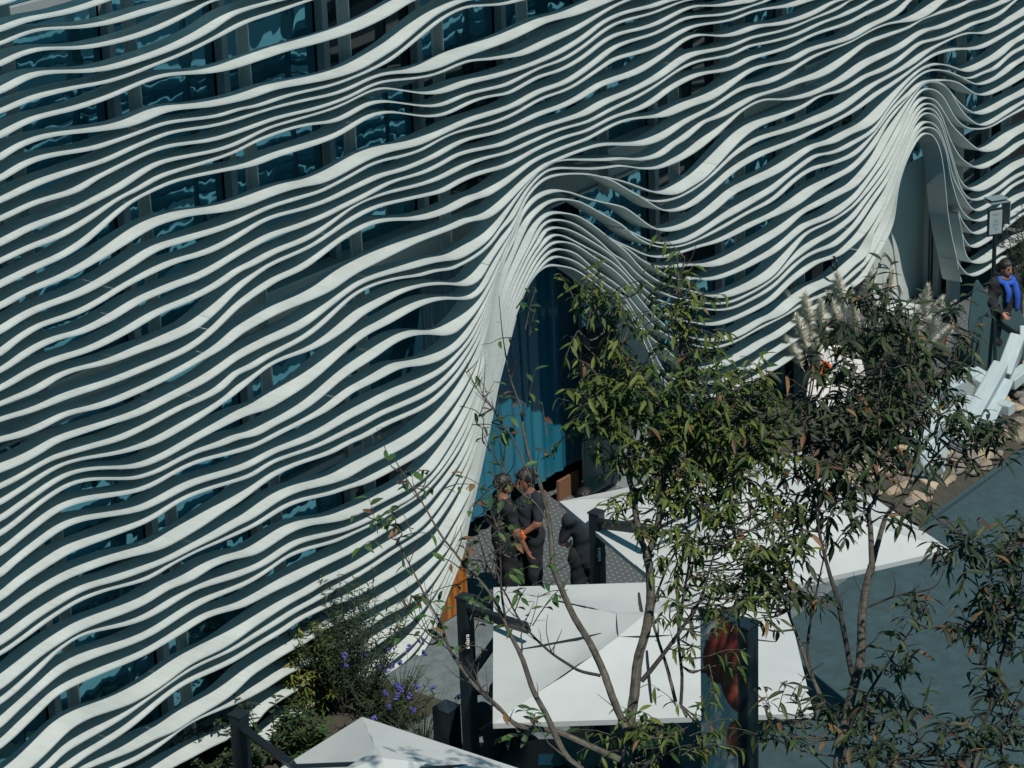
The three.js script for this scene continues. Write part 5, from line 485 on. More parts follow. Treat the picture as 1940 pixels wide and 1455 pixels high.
tree('slender_tree', 'dark leaved tree right of centre with a pale trunk and brown leaf tips', [-6.958,0.000,9.155], [{ p: [[-6.958,0.000,9.155],[-6.978,2.269,9.135],[-6.978,4.537,9.135],[-6.834,4.799,9.100],[-6.713,5.010,9.088],[-6.609,5.192,9.085],[-6.500,5.437,9.032],[-6.426,5.591,9.015],[-6.344,5.747,9.014]], r: [0.042,0.040,0.035,0.032,0.029,0.027] },
  { p: [[-6.347,5.741,9.015],[-6.268,5.955,8.957],[-6.228,6.074,8.921],[-6.182,6.141,8.945],[-6.089,6.400,8.889],[-5.990,6.661,8.853],[-5.877,6.982,8.804],[-5.790,7.240,8.771],[-5.749,7.418,8.718]], r: [0.020,0.018,0.017,0.014,0.009,0.005,0.002] },
  { p: [[-6.307,5.720,8.993],[-6.184,5.952,8.999],[-6.137,6.035,9.011],[-6.017,6.183,9.101],[-5.896,6.347,9.183],[-5.791,6.475,9.273],[-5.713,6.529,9.380]], r: [0.020,0.017,0.011,0.008,0.006,0.003] },
  { p: [[-6.714,5.094,9.114],[-6.712,5.123,9.086],[-6.635,5.361,8.980],[-6.567,5.590,8.877],[-6.538,5.716,8.808],[-6.473,5.970,8.690],[-6.376,6.293,8.580],[-6.319,6.455,8.545],[-6.266,6.674,8.462]], r: [0.018,0.017,0.016,0.013,0.009,0.006,0.004], dark: true },
  { p: [[-6.481,5.483,9.021],[-6.337,5.572,9.198],[-6.204,5.628,9.394],[-6.133,5.729,9.430]], r: [0.009,0.007,0.004], dark: true },
  { p: [[-6.757,4.899,8.899],[-6.726,5.065,8.781],[-6.681,5.262,8.662],[-6.643,5.447,8.551],[-6.590,5.664,8.439],[-6.475,5.916,8.409]], r: [0.015,0.013,0.010,0.007,0.004] },
  { p: [[-6.801,4.691,9.044],[-6.742,4.989,8.830],[-6.676,5.202,8.731],[-6.521,5.511,8.698],[-6.408,5.731,8.690]], r: [0.014,0.011,0.008,0.005], dark: true },
  { p: [[-6.825,4.799,9.115],[-6.612,5.074,9.204],[-6.467,5.260,9.275],[-6.346,5.416,9.341],[-6.230,5.602,9.370]], r: [0.012,0.009,0.006,0.003], dark: true },
  { p: [[-6.097,6.015,8.989],[-5.974,6.182,9.066],[-5.791,6.566,9.076],[-5.643,6.826,9.144],[-5.484,7.088,9.245]], r: [0.009,0.007,0.005,0.002], dark: true }], [[[-5.968,6.852,8.740], 0.42, 0.34, 0.30, 68], [[-6.111,6.397,8.631], 0.41, 0.34, 0.28, 63], [[-5.821,7.111,8.810], 0.24, 0.21, 0.25, 22], [[-5.794,7.336,8.694], 0.15, 0.14, 0.25, 11], [[-6.323,6.045,8.558], 0.27, 0.30, 0.25, 34], [[-6.019,6.503,8.930], 0.20, 0.25, 0.25, 20], [[-5.826,6.450,9.345], 0.24, 0.14, 0.25, 12], [[-5.765,6.454,9.465], 0.14, 0.16, 0.25, 12], [[-5.612,6.922,9.126], 0.19, 0.14, 0.25, 11], [[-5.495,7.151,9.173], 0.14, 0.14, 0.25, 6], [[-6.575,5.572,8.550], 0.20, 0.25, 0.25, 22], [[-6.724,5.507,8.359], 0.17, 0.21, 0.25, 14], [[-6.199,6.091,8.959], 0.20, 0.14, 0.25, 9], [[-6.562,5.077,9.292], 0.20, 0.21, 0.25, 14], [[-6.794,4.743,9.233], 0.24, 0.18, 0.25, 17], [[-6.338,5.416,9.356], 0.15, 0.11, 0.25, 5], [[-5.815,6.731,9.123], 0.20, 0.18, 0.25, 11], [[-6.930,4.745,8.764], 0.24, 0.21, 0.25, 17], [[-6.314,6.618,8.110], 0.15, 0.21, 0.25, 11]], { bark, mats: [...deep, greens[2]], leaf: narrow, len: [0.08, 0.145], n: [6, 10], droop: 0.65, dry: 0.08, single: 150, twigs: 6 });
tree('slender_tree', 'shaded tree reaching in from the right edge above the dark asphalt', [-7.538,0.000,10.370], [{ p: [[-7.538,0.000,10.370],[-7.558,2.531,10.350],[-7.558,5.063,10.350],[-7.388,5.355,10.331],[-7.280,5.530,10.344],[-7.186,5.704,10.333],[-7.100,5.860,10.333],[-6.972,6.131,10.298],[-6.845,6.419,10.260]], r: [0.017,0.014,0.012,0.009,0.005], dark: true },
  { p: [[-7.379,5.286,10.305],[-7.257,5.405,10.413],[-7.124,5.551,10.515],[-7.009,5.724,10.555]], r: [0.014,0.011,0.007], dark: true },
  { p: [[-7.274,5.535,10.348],[-7.217,5.701,10.272],[-7.127,5.898,10.234],[-7.041,6.180,10.105],[-6.979,6.408,9.996]], r: [0.008,0.006,0.003], dark: true },
  { p: [[-7.623,5.139,10.381],[-7.623,5.268,10.222],[-7.645,5.370,10.056],[-7.650,5.423,9.987]], r: [0.011,0.008,0.005], dark: true }], [[[-6.956,6.326,10.127], 0.27, 0.25, 0.25, 26], [[-6.972,6.131,10.298], 0.17, 0.32, 0.25, 22], [[-7.137,5.816,10.305], 0.20, 0.25, 0.25, 16], [[-7.281,5.404,10.494], 0.17, 0.25, 0.25, 18], [[-7.158,5.895,10.173], 0.14, 0.18, 0.25, 6], [[-7.030,6.460,9.844], 0.09, 0.11, 0.25, 4], [[-7.653,5.370,10.042], 0.15, 0.14, 0.25, 9], [[-7.552,5.300,10.323], 0.27, 0.11, 0.25, 14], [[-7.757,5.257,9.977], 0.20, 0.07, 0.25, 8]], { bark: barkDark, mats: deep, leaf: narrow, len: [0.085, 0.145], n: [5, 8], droop: 0.6, dry: 0.10, single: 120 });
// shrubs in the bed at the foot of the facade
function shrub(name, label, base, o) {
  const t = thing(name, label, o.cat ?? 'shrub', base), B = V(...base), list = [], stems = [];
  for (let i = 0; i < o.stems; i++) {
    const a = rr(0, 6.28), r = o.r * Math.sqrt(rnd()), h = o.h * rr(0.55, 1) * (1 - 0.45 * (r / o.r) ** 2), foot = V(Math.cos(a) * r * 0.25, 0, Math.sin(a) * r * 0.25), tip = V(Math.cos(a) * r, h, Math.sin(a) * r), mid = foot.clone().lerp(tip, 0.5).add(V(rr(-0.05, 0.05), 0.05, rr(-0.05, 0.05)));
    stems.push(limb([foot, mid, tip], [0.007, 0.0025], 4, 3));
    const c = new THREE.CatmullRomCurve3([foot, mid, tip]);
    for (let k = 0; k < o.n; k++) { const f = o.from + (1 - o.from) * (k + rnd()) / o.n, p = c.getPoint(Math.min(1, f)), an = k * 2.4, d = V(Math.cos(an), rr(0.1, 0.9) - o.droop, Math.sin(an)), len = rr(o.len[0], o.len[1]); list.push({ m: leafMatrix(p.clone().add(B), d, len, rr(-0.5, 0.5)), g: pick(o.leaf), mat: pick(o.mats), p: p.clone().add(B), size: len }); }
  }
  const st = obj('stem', stems, bark, t); st.userData.kind = 'stuff';
  leaves(list, t, o.single ?? 40); return t;
}
shrub('shrub', 'tall grey green shrub with narrow leaves against the lowest white fins', [-1.461,0.000,0.185], { stems: 75, r: 0.75, h: 1.8, n: 46, from: 0.25, len: [0.06, 0.10], leaf: blade, mats: [deep[1], deep[0], greens[2]], droop: 0.1, single: 60 });
shrub('shrub', 'yellow green shrub with drooping leaves left of the tall shrub', [-1.811,0.000,-0.097], { stems: 34, r: 0.4, h: 1.3, n: 40, from: 0.3, len: [0.07, 0.12], leaf: narrow, mats: [greens[1], greens[3], leafMat(0.16, 0.17, 0.03)], droop: 0.6, single: 60 });
shrub('shrub', 'low dark shrub beside the bottom parasol pole', [-2.832,0.000,0.220], { stems: 30, r: 0.7, h: 0.95, n: 26, from: 0.2, len: [0.06, 0.10], leaf: broad, mats: [deep[0], deep[1], greens[2]], droop: 0.2, single: 40 });
shrub('shrub', 'dark low shrub between the tall shrub and the purple flowers', [-1.519,0.000,0.758], { stems: 34, r: 0.55, h: 0.8, n: 26, from: 0.15, len: [0.05, 0.09], leaf: blade, mats: [deep[0], deep[1]], droop: 0.1, single: 40 });
shrub('shrub', 'small leafy green shrub under the yellow green one at the parasol edge', [-2.520,0.000,0.499], { stems: 24, r: 0.45, h: 0.6, n: 24, from: 0.15, len: [0.06, 0.09], leaf: broad, mats: [greens[0], greens[2], glossy[0]], droop: 0.2, single: 40 });
shrub('shrub', 'small dark shrub at the bottom left under the lowest fin', [-3.306,0.000,-0.113], { stems: 24, r: 0.5, h: 0.6, n: 22, from: 0.15, len: [0.05, 0.08], leaf: broad, mats: [deep[0], deep[1], greens[2]], droop: 0.2, single: 30 });
shrub('shrub', 'dark green bush in the garden bed behind the white sign', [9.004,0.000,-0.662], { stems: 40, r: 0.9, h: 0.8, n: 24, from: 0.15, len: [0.07, 0.12], leaf: narrow, mats: deep, droop: 0.2, single: 30 });
shrub('shrub', 'dark green bush in the garden bed left of the white letters', [8.738,0.000,1.019], { stems: 50, r: 0.85, h: 0.9, n: 26, from: 0.15, len: [0.07, 0.12], leaf: blade, mats: deep, droop: 0.2, single: 30 });
shrub('shrub', 'dark conifer hedge beyond the woman with the blue scarf', [14.343,0.000,0.280], { stems: 70, r: 1.1, h: 1.5, n: 34, from: 0.1, len: [0.06, 0.1], leaf: blade, mats: deep, droop: 0.2, single: 20 });
function flowers(label, base, n, r, h, group) {
  const t = thing('flowering_plant', label, 'flowers', base, 0), st = [], bl = [];
  for (let i = 0; i < n * 5; i++) { const a = rr(0, 6.28), q = rr(0.2, 1) * r, tip = V(Math.cos(a) * q, h * rr(0.4, 0.95), Math.sin(a) * q); bl.push(limb([V(tip.x * 0.1, 0, tip.z * 0.1), V(tip.x * 0.45, tip.y * 0.65, tip.z * 0.45), tip], [0.006, 0.0015], 3, 3)); }
  obj('blades', bl, deep[1], t).userData.kind = 'stuff';
  const mats = [std(0.04, 0.045, 0.22, 0.7), std(0.06, 0.065, 0.28, 0.7)];
  for (let i = 0; i < n; i++) { const a = rr(0, 6.28), q = rr(0.3, 1.1) * r, tip = V(Math.cos(a) * q, h * rr(0.7, 1.15), Math.sin(a) * q); st.push(limb([V(tip.x * 0.15, 0, tip.z * 0.15), V(tip.x * 0.5, tip.y * 0.65, tip.z * 0.5), tip], [0.004, 0.002], 3, 3));
    const fl = []; for (let k = 0; k < 9; k++) fl.push(new THREE.IcosahedronGeometry(rr(0.010, 0.017), 0).translate(tip.x + rr(-0.025, 0.025), tip.y + rr(-0.02, 0.035), tip.z + rr(-0.025, 0.025))); obj('flower', fl, pick(mats), t); }
  obj('stem', st, deep[1], t).userData.kind = 'stuff'; return t;
}
flowers('purple flowering plant nearest the umbrella pole, spilling over the stones', [-1.896,0.000,1.507], 13, 0.60, 0.75);
flowers('purple flowering plant between the shrub and the plaza edge', [-1.242,0.000,0.715], 7, 0.45, 0.70);
flowers('purple flowering plant at the back beside the lowest fin', [-1.424,0.000,0.470], 5, 0.40, 0.80);
function pampas(label, base, plumes) {               // feather grass: arching blades and straw coloured plumes
  const t = thing('feather_grass', label, 'grass', base), bl = [];
  for (let i = 0; i < 130; i++) { const a = rr(0, 6.28), q = rr(0.25, 0.75), h = rr(0.5, 1.05), tip = V(Math.cos(a) * q, h * 0.7, Math.sin(a) * q); bl.push(limb([V(tip.x * 0.06, 0, tip.z * 0.06), V(tip.x * 0.4, h, tip.z * 0.4), tip], [0.007, 0.0015], 3, 4)); }
  obj('blades', bl, deep[1], t).userData.kind = 'stuff';
  const straw = [std(0.60, 0.62, 0.52, 0.9), std(0.68, 0.70, 0.60, 0.9)];
  for (const tip of plumes) {
    const e = V(...tip).sub(V(...base)), foot = V(e.x * 0.1, 0, e.z * 0.1), L = 0.62, axis = e.clone().sub(foot).normalize(), low = e.clone().addScaledVector(axis, -L), hairs = [];
    obj('stem', limb([foot, low.clone().add(V(0, 0.02, 0)), e], [0.007, 0.003], 5, 4), straw[0], t);
    for (let i = 0; i < 560; i++) { const f = Math.pow(rnd(), 0.8), c = low.clone().lerp(e, f), a = rr(0, 6.28), w = 0.125 * Math.pow(Math.sin(Math.PI * (0.12 + 0.86 * f)), 0.8) + 0.01, d = V(Math.cos(a), 0, Math.sin(a)).multiplyScalar(w).addScaledVector(axis, rr(0.04, 0.14)), q = c.clone().add(d), s = V(-Math.sin(a), 0, Math.cos(a)).multiplyScalar(0.006);
      const g = new THREE.BufferGeometry(); g.setAttribute('position', new THREE.Float32BufferAttribute([c.x - s.x, c.y, c.z - s.z, c.x + s.x, c.y, c.z + s.z, q.x, q.y, q.z], 3)); g.computeVertexNormals(); hairs.push(plain(g)); }
    obj('plume', hairs, pick(straw), t);
  }
  return t;
}
pampas('feather grass clump with leaning pale plumes left of the tree crown', [8.651,0.120,0.038], [[8.108,1.750,-0.200],[8.168,1.750,0.027],[8.376,1.600,0.144],[8.015,1.500,-0.001],[8.159,1.200,0.194],[7.846,1.250,-0.058]]);
pampas('feather grass clump with upright pale plumes behind the tree crown', [9.424,0.120,0.166], [[8.963,1.800,0.051],[8.578,1.650,0.146],[9.358,1.750,0.338],[9.728,1.700,0.453],[9.118,1.500,0.198]]);
pampas('feather grass clump with plumes leaning over the studded mat', [9.932,0.120,0.615], [[9.980,1.450,0.854],[10.038,1.300,1.033],[9.506,1.300,0.977],[9.916,1.000,1.238]]);

// ---------------------------------------------------------------- people
const capsule = (p, a, b, ra, rb) => { const ab = [b[0] - a[0], b[1] - a[1], b[2] - a[2]], ap = [p[0] - a[0], p[1] - a[1], p[2] - a[2]], dd = ab[0] ** 2 + ab[1] ** 2 + ab[2] ** 2 || 1e-9, h = Math.max(0, Math.min(1, (ap[0] * ab[0] + ap[1] * ab[1] + ap[2] * ab[2]) / dd)); return Math.hypot(ap[0] - ab[0] * h, ap[1] - ab[1] * h, ap[2] - ab[2] * h) - (ra + (rb - ra) * h); };
const smin = (a, b, k) => { const h = Math.max(0, k - Math.abs(a - b)) / k; return Math.min(a, b) - h * h * k * 0.25; };
function fieldMesh(f, lo, hi, n) {
  const mc = new MarchingCubes(n, new THREE.MeshBasicMaterial(), false, false, 120000); mc.isolation = 0;
  const hs = n / 2;
  for (let k = 0; k < n; k++) for (let j = 0; j < n; j++) for (let i = 0; i < n; i++) mc.field[i + j * n + k * n * n] = -f([lo[0] + (hi[0] - lo[0]) * i / n, lo[1] + (hi[1] - lo[1]) * j / n, lo[2] + (hi[2] - lo[2]) * k / n]);
  mc.update();
  const a = mc.positionArray.slice(0, mc.count * 3);
  for (let i = 0; i < a.length; i += 3) for (let c = 0; c < 3; c++) a[i + c] = lo[c] + (hi[c] - lo[c]) * (a[i + c] + 1) / 2;
  const g = new THREE.BufferGeometry(); g.setAttribute('position', new THREE.BufferAttribute(a, 3)); const m = mergeVertices(g, 1e-4); m.computeVertexNormals(); return m;
}
const bones = (list, k) => (p) => { let d = 1e9; for (const [a, b, ra, rb] of list) d = smin(d, capsule(p, a, b, ra, rb), k); return d; };
const bounds = (list, pad = 0.05) => { const lo = [9, 9, 9], hi = [-9, -9, -9]; for (const [a, b, ra, rb] of list) for (const [q, r] of [[a, ra], [b, rb]]) for (let c = 0; c < 3; c++) { lo[c] = Math.min(lo[c], q[c] - r - pad); hi[c] = Math.max(hi[c], q[c] + r + pad); } return [lo, hi]; };
// joints in the person's own frame: y up, z the way they face, x to their left
function person(label, pos, turn, J, o = {}) {
  const t = thing('person', label, 'person', pos, turn);
  const j = { pelvis: [0, 0.96, 0], chest: [0, 1.27, 0], neck: [0, 1.45, -0.01], head: [0, 1.60, 0.02], shL: [0.185, 1.40, -0.01], shR: [-0.185, 1.40, -0.01], elL: [0.24, 1.12, -0.02], elR: [-0.24, 1.12, -0.02], wrL: [0.25, 0.88, 0.05], wrR: [-0.25, 0.88, 0.05], hiL: [0.09, 0.93, 0], hiR: [-0.09, 0.93, 0], knL: [0.10, 0.50, 0.02], knR: [-0.10, 0.50, 0.02], anL: [0.10, 0.08, -0.01], anR: [-0.10, 0.08, -0.01], ...J };
  const fwd = o.face ?? 0;                            // head turned by this angle
  const H = j.head, sk = o.skin ?? skin, arms = [];
  for (const s of ['L', 'R']) arms.push([j['sh' + s], j['el' + s], 0.05, 0.04], [j['el' + s], j['wr' + s], 0.04, 0.027]);
  const bodyB = [[j.pelvis, j.chest, 0.12, 0.125], [j.chest, j.neck, 0.11, 0.06], [j.shL, j.shR, 0.06, 0.06], [j.neck, [H[0], H[1] - 0.03, H[2] - 0.02], 0.055, 0.055], ...arms];
  for (const s of ['L', 'R']) bodyB.push([j['hi' + s], j['kn' + s], 0.085, 0.058], [j['kn' + s], j['an' + s], 0.055, 0.037]);
  const [bl, bh] = bounds(bodyB); const body = fieldMesh(bones(bodyB, 0.05), bl, bh, 76);
  // head with brow, nose, jaw, ears
  const rot = (p) => { const x = p[0] - H[0], z = p[2] - H[2], c = Math.cos(fwd), s = Math.sin(fwd); const y = p[1] - H[1], ti = o.tilt ?? 0; const X = x * c - z * s, Z = x * s + z * c; return [X, y * Math.cos(ti) + Z * Math.sin(ti), -y * Math.sin(ti) + Z * Math.cos(ti)]; };
  const ell = (p, c, r) => (Math.hypot((p[0] - c[0]) / r[0], (p[1] - c[1]) / r[1], (p[2] - c[2]) / r[2]) - 1) * Math.min(...r);
  const headF = (q) => { const p = rot(q); let d = ell(p, [0, 0.03, -0.012], [0.076, 0.098, 0.096]); d = smin(d, ell(p, [0, -0.045, 0.022], [0.056, 0.07, 0.068]), 0.04); d = smin(d, capsule(p, [0, 0.02, 0.082], [0, -0.022, 0.102], 0.009, 0.014), 0.015); for (const s of [-1, 1]) { d = smin(d, ell(p, [s * 0.077, -0.005, -0.012], [0.012, 0.03, 0.02]), 0.008); d = Math.max(d, -(Math.hypot(p[0] - s * 0.03, p[1] - 0.018, p[2] - 0.1) - 0.017)); } return smin(d, capsule(p, [-0.02, -0.055, 0.083], [0.02, -0.055, 0.083], 0.008, 0.008), 0.012); };
  const head = fieldMesh(headF, [H[0] - 0.13, H[1] - 0.15, H[2] - 0.14], [H[0] + 0.13, H[1] + 0.16, H[2] + 0.15], 44);
  const parts = [body, head];
  // hands
  for (const s of ['L', 'R']) {
    const w = V(...j['wr' + s]), e = V(...j['el' + s]), d = w.clone().sub(e).normalize(); let side = d.clone().cross(V(0, 0, 1)); if (side.lengthSq() < 0.05) side = d.clone().cross(V(0, 1, 0)); side.normalize(); const nrm = side.clone().cross(d).normalize(); const sg = s === 'L' ? 1 : -1; const L = [];
    const P = (a, b, c) => w.clone().addScaledVector(d, a).addScaledVector(side, b * sg).addScaledVector(nrm, c).toArray();
    L.push([P(0.0, 0, 0), P(0.075, 0.012, 0), 0.024, 0.02], [P(0.0, 0, 0), P(0.075, -0.014, 0), 0.024, 0.02]);
    [[0.027, 0.060], [0.009, 0.072], [-0.009, 0.068], [-0.027, 0.052]].forEach(([b, l]) => { const m = P(0.085 + l * 0.5, b * 1.1, 0.008); L.push([P(0.08, b, 0), m, 0.010, 0.009], [m, P(0.085 + l * 0.92, b * 1.1, 0.03), 0.009, 0.007]); });
    L.push([P(0.02, 0.025, 0.006), P(0.06, 0.05, 0.022), 0.012, 0.01], [P(0.06, 0.05, 0.022), P(0.088, 0.05, 0.036), 0.01, 0.008]);
    const [l, h] = bounds(L, 0.012); parts.push(fieldMesh(bones(L, 0.008), l, h, 40));
  }
  obj('body', parts, sk, t);
  // clothes
  const sl = o.sleeve ?? 0.75, shirt = [[[j.pelvis[0], j.pelvis[1] - 0.02, j.pelvis[2]], j.chest, 0.148, 0.15], [j.chest, [j.neck[0], j.neck[1] - 0.05, j.neck[2]], 0.135, 0.07], [j.shL, j.shR, 0.072, 0.072]];
  for (const s of ['L', 'R']) { const a = j['sh' + s], b = j['el' + s]; shirt.push([a, [0, 1, 2].map((c) => a[c] + (b[c] - a[c]) * Math.min(1, sl)), 0.062, 0.055]); if (sl > 1) shirt.push([b, [0, 1, 2].map((c) => b[c] + (j['wr' + s][c] - b[c]) * 0.9), 0.058, 0.045]); }
  const fs = bones(shirt, 0.06), [sl0, sh0] = bounds(shirt), folds = (p) => 0.006 * Math.sin(p[1] * 38 + p[0] * 21 + 2 * Math.sin(p[2] * 17)) * Math.sin(p[0] * 13 + p[1] * 9);
  obj('shirt', fieldMesh((p) => fs(p) + folds(p), sl0, sh0, 60), o.shirt ?? blackCloth, t);
  const tr = []; for (const s of ['L', 'R']) tr.push([[j['hi' + s][0], j['hi' + s][1] + 0.06, j['hi' + s][2]], j['kn' + s], 0.105, 0.082], [j['kn' + s], [j['an' + s][0], j['an' + s][1] + 0.05, j['an' + s][2]], 0.08, 0.066]); tr.push([j.hiL, j.hiR, 0.115, 0.115]);
  const ft = bones(tr, 0.05), [tl, th] = bounds(tr); obj('trousers', fieldMesh((p) => ft(p) + folds(p), tl, th, 60), o.trousers ?? blackCloth, t);
  const sh = []; for (const s of ['L', 'R']) { const a = j['an' + s]; sh.push(fieldMesh(bones([[[a[0], 0.05, a[2] - 0.03], [a[0] * 1.12, 0.045, a[2] + 0.16], 0.05, 0.042]], 0.02), [a[0] - 0.09, -0.02, a[2] - 0.1], [a[0] + 0.1, 0.12, a[2] + 0.24], 22)); }
  if (!o.noShoes) obj('shoes', sh, shoeMat, t);
  // hair
  const longer = o.hairLong ?? 0;
  const hf = (q) => { const p = rot(q); let d = ell(p, [0, 0.048, -0.022], [0.092, 0.098, 0.108]); if (longer) d = smin(d, ell(p, [0, -0.03, -0.05], [0.088, 0.12 + longer * 0.05, 0.075]), 0.04); d += 0.004 * Math.sin(p[0] * 150 + p[2] * 40) * Math.sin(p[1] * 60 + p[2] * 110 + p[0] * 30); const cut = p[2] * 0.9 - (p[1] - 0.035) * 1.0 - 0.03 + 0.008 * Math.sin(p[0] * 120); return Math.max(d, cut, p[2] - 0.083, -(p[1] + (longer ? 0.16 : 0.055))); };
  obj('hair', fieldMesh(hf, [H[0] - 0.15, H[1] - 0.24, H[2] - 0.16], [H[0] + 0.15, H[1] + 0.18, H[2] + 0.14], 46), hairMat, t);
  const place = (g) => { const m = new THREE.Matrix4().makeRotationY(fwd).multiply(new THREE.Matrix4().makeRotationX(o.tilt ?? 0)).setPosition(V(...H)); return g.applyMatrix4(m); };
  obj('eyes', [-1, 1].map((s) => place(new THREE.SphereGeometry(0.010, 8, 6).translate(s * 0.03, 0.018, 0.081))), std(0.03, 0.02, 0.015, 0.2), t);
  obj('eyebrows', [-1, 1].map((s) => place(box(0.03, 0.006, 0.008, s * 0.031, 0.038, 0.084))), hairMat, t);
  obj('mouth', [place(box(0.04, 0.009, 0.008, 0, -0.055, 0.0885))], std(0.2, 0.07, 0.06, 0.5), t);
  if (o.glasses) obj('sunglasses', [...[-1, 1].map((s) => place(rbox(0.05, 0.036, 0.012, s * 0.03, 0.018, 0.096, 0.006))), place(box(0.012, 0.006, 0.006, 0, 0.024, 0.1)), ...[-1, 1].map((s) => place(box(0.006, 0.01, 0.1, s * 0.078, 0.022, 0.045)))], darkGlass, t);
  if (o.moustache) obj('moustache', [place(rbox(0.05, 0.013, 0.014, 0, -0.038, 0.094, 0.005))], hairMat, t);
  return { t, j, place };
}
person('man in black wearing sunglasses, arm hanging down, talking beside the left leg of the arch', [1.227,0.020,0.260], 0.984, { shR: [-0.19, 1.40, 0.0], elR: [-0.25, 1.12, 0.06], wrR: [-0.26, 0.90, 0.16], shL: [0.185, 1.40, 0.02], elL: [0.23, 1.22, 0.22], wrL: [0.12, 1.34, 0.40] }, { glasses: true, skin: skinTan, sleeve: 0.7 });
{ const p = person('dark haired man with a moustache and an orange pouch facing the man in sunglasses', [1.528,0.020,0.379], -1.822, { elR: [-0.22, 1.14, 0.06], wrR: [-0.02, 1.06, 0.22], elL: [0.25, 1.16, 0.08], wrL: [0.12, 1.02, 0.24], head: [0, 1.59, 0.05] }, { moustache: true, hairLong: 0.15, tilt: 0.2, skin: skinTan, sleeve: 0.85, shirt: navyCloth });
  obj('pouch', [rbox(0.15, 0.09, 0.06, 0.10, 1.03, 0.21, 0.015)], std(0.78, 0.16, 0.012, 0.6), p.t); obj('phone', [rbox(0.075, 0.15, 0.012, 0.02, 0.9, 0.22, 0.006)], darkGlass, p.t); }
person('man in a black T shirt seen from behind under the farther parasol', [1.364,0.020,1.276], 2.323, { elR: [-0.26, 1.12, 0.06], wrR: [-0.20, 0.98, 0.26], elL: [0.26, 1.12, 0.05], wrL: [0.18, 0.98, 0.26], head: [0, 1.585, 0.06] }, { tilt: 0.35, sleeve: 0.9, shirt: navyCloth });
person('man in a black T shirt sitting beside the lettered parasol pole, seen from behind', [-2.167,0.000,2.659], 1.672, { pelvis: [0, 0.52, 0], chest: [0, 0.84, 0.04], neck: [0, 1.02, 0.05], head: [0, 1.17, 0.09], shL: [0.185, 0.97, 0.04], shR: [-0.185, 0.97, 0.04], elL: [0.25, 0.70, 0.08], elR: [-0.25, 0.70, 0.08], wrL: [0.15, 0.66, 0.32], wrR: [-0.15, 0.66, 0.32], hiL: [0.09, 0.50, 0.02], hiR: [-0.09, 0.50, 0.02], knL: [0.12, 0.49, 0.42], knR: [-0.12, 0.49, 0.42], anL: [0.12, 0.08, 0.40], anR: [-0.12, 0.08, 0.40] }, { skin: skinTan, sleeve: 0.9, tilt: 0.1 });
person('person in dark clothes sitting in the shade under the middle parasol, nearest its pole', [-2.115,0.000,3.655], -1.236, { pelvis: [0, 0.52, 0], chest: [0, 0.84, 0.04], neck: [0, 1.02, 0.05], head: [0, 1.17, 0.09], shL: [0.185, 0.97, 0.04], shR: [-0.185, 0.97, 0.04], elL: [0.25, 0.70, 0.08], elR: [-0.25, 0.70, 0.08], wrL: [0.15, 0.66, 0.32], wrR: [-0.15, 0.66, 0.32], hiL: [0.09, 0.50, 0.02], hiR: [-0.09, 0.50, 0.02], knL: [0.12, 0.49, 0.42], knR: [-0.12, 0.49, 0.42], anL: [0.12, 0.08, 0.40], anR: [-0.12, 0.08, 0.40] }, { hairLong: 0.6, sleeve: 1.2, shirt: std(0.05, 0.075, 0.075, 0.9) });
{ const p = person('person in a dark printed top and a pale neckerchief sitting under the middle parasol', [-1.810,0.000,4.209], -1.031, { pelvis: [0, 0.52, 0], chest: [0, 0.84, 0.04], neck: [0, 1.02, 0.05], head: [0, 1.17, 0.09], shL: [0.185, 0.97, 0.04], shR: [-0.185, 0.97, 0.04], elL: [0.25, 0.70, 0.08], elR: [-0.25, 0.70, 0.08], wrL: [0.15, 0.66, 0.32], wrR: [-0.15, 0.66, 0.32], hiL: [0.09, 0.50, 0.02], hiR: [-0.09, 0.50, 0.02], knL: [0.12, 0.49, 0.42], knR: [-0.12, 0.49, 0.42], anL: [0.12, 0.08, 0.40], anR: [-0.12, 0.08, 0.40] }, { sleeve: 1.1 });
  obj('neckerchief', [new THREE.TorusGeometry(0.085, 0.028, 8, 20).rotateX(Math.PI / 2).translate(0, 1.035, 0.05)], std(0.35, 0.5, 0.5, 0.9), p.t); }
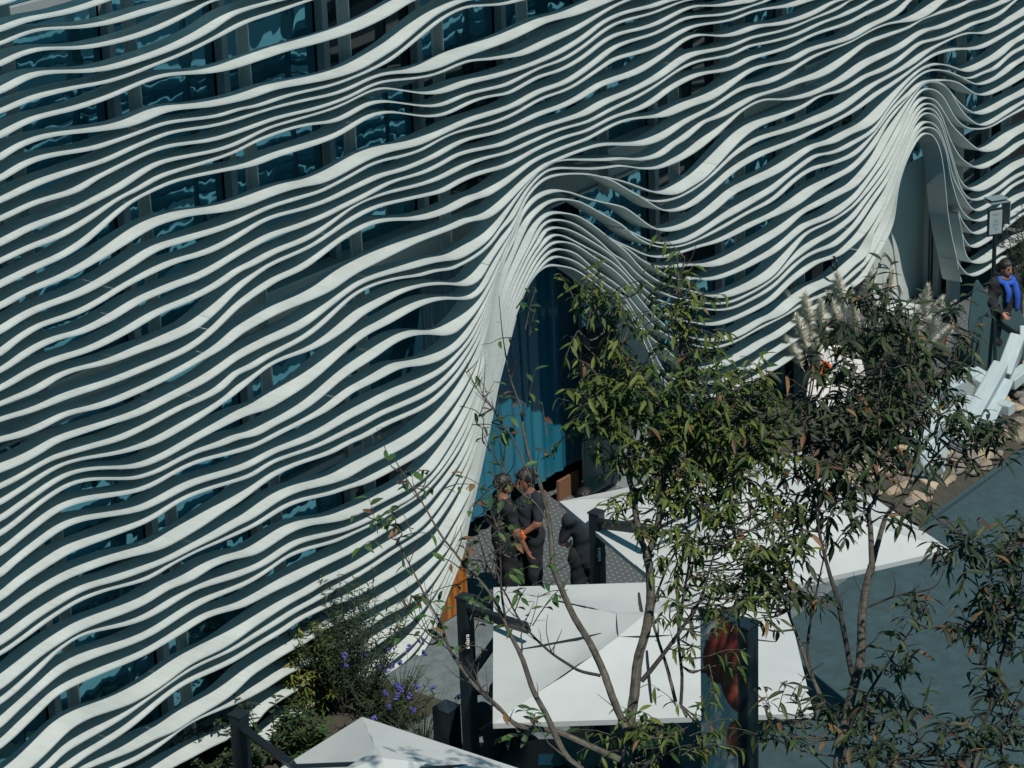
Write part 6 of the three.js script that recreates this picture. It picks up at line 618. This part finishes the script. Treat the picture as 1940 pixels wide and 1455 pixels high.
{ const p = person('smiling woman in dark clothes with a bright blue scarf behind the cat eared board', [10.927,0.100,1.528], -0.552, { elR: [-0.25, 1.14, 0.02], wrR: [-0.16, 1.0, 0.2] }, { hairLong: 0.1, sleeve: 1.2, tilt: 0.15, face: 0.2 });
  const blue = std(0.010, 0.075, 0.40, 0.85);
  obj('scarf', [new THREE.TorusGeometry(0.095, 0.042, 10, 24).scale(1.1, 1, 1).rotateX(Math.PI / 2 + 0.25).translate(0, 1.43, 0.03), limb([[0.09, 1.42, 0.11], [0.10, 1.25, 0.17], [0.11, 1.02, 0.17]], [0.045, 0.05, 0.035], 8, 4), limb([[-0.07, 1.42, 0.11], [-0.05, 1.3, 0.18], [-0.06, 1.15, 0.18]], [0.04, 0.045, 0.03], 8, 4)], blue, p.t); p.t.scale.setScalar(0.93); }
{ const t = thing('stool', 'dark stool under the man beside the lettered pole', 'stool', [-2.167,0,2.659]); obj('seat', [cyl(0.17, 0.17, 0.04, 0, 0.40, 0)], poleMetal, t); for (let k = 0; k < 4; k++) { const a = k * 1.57 + 0.78; obj('leg', [rod([Math.cos(a) * 0.13, 0.39, Math.sin(a) * 0.13], [Math.cos(a) * 0.19, 0, Math.sin(a) * 0.19], 0.012)], poleMetal, t); } }
{ const t = thing('stool', 'dark stool under the person in the shade near the pole', 'stool', [-2.115,0,3.655]); obj('seat', [cyl(0.17, 0.17, 0.04, 0, 0.40, 0)], poleMetal, t); for (let k = 0; k < 4; k++) { const a = k * 1.57 + 0.78; obj('leg', [rod([Math.cos(a) * 0.13, 0.39, Math.sin(a) * 0.13], [Math.cos(a) * 0.19, 0, Math.sin(a) * 0.19], 0.012)], poleMetal, t); } }
{ const t = thing('stool', 'dark stool under the person with the pale neckerchief', 'stool', [-1.810,0,4.209]); obj('seat', [cyl(0.17, 0.17, 0.04, 0, 0.40, 0)], poleMetal, t); for (let k = 0; k < 4; k++) { const a = k * 1.57 + 0.78; obj('leg', [rod([Math.cos(a) * 0.13, 0.39, Math.sin(a) * 0.13], [Math.cos(a) * 0.19, 0, Math.sin(a) * 0.19], 0.012)], poleMetal, t); } }
{ const t = thing('table', 'dark round table in the shade at the bottom edge with a blue sheet on it', 'table', [-2.291,0,3.337]); obj('tabletop', [cyl(0.42, 0.42, 0.03, 0, 0.735, 0, 32)], poleMetal, t); obj('pedestal', [cyl(0.04, 0.04, 0.7, 0, 0.37, 0), cyl(0.25, 0.27, 0.03, 0, 0.016, 0)], poleMetal, t); }
tag(obj('paper_sheet', box(0.21, 0.004, 0.15).rotateY(0.6).translate(-2.291, 0.754, 3.337), std(0.16, 0.36, 0.42, 0.8)), 'pale blue sheet of paper lying on the dark round table', 'paper');

renderer.render(scene, camera);
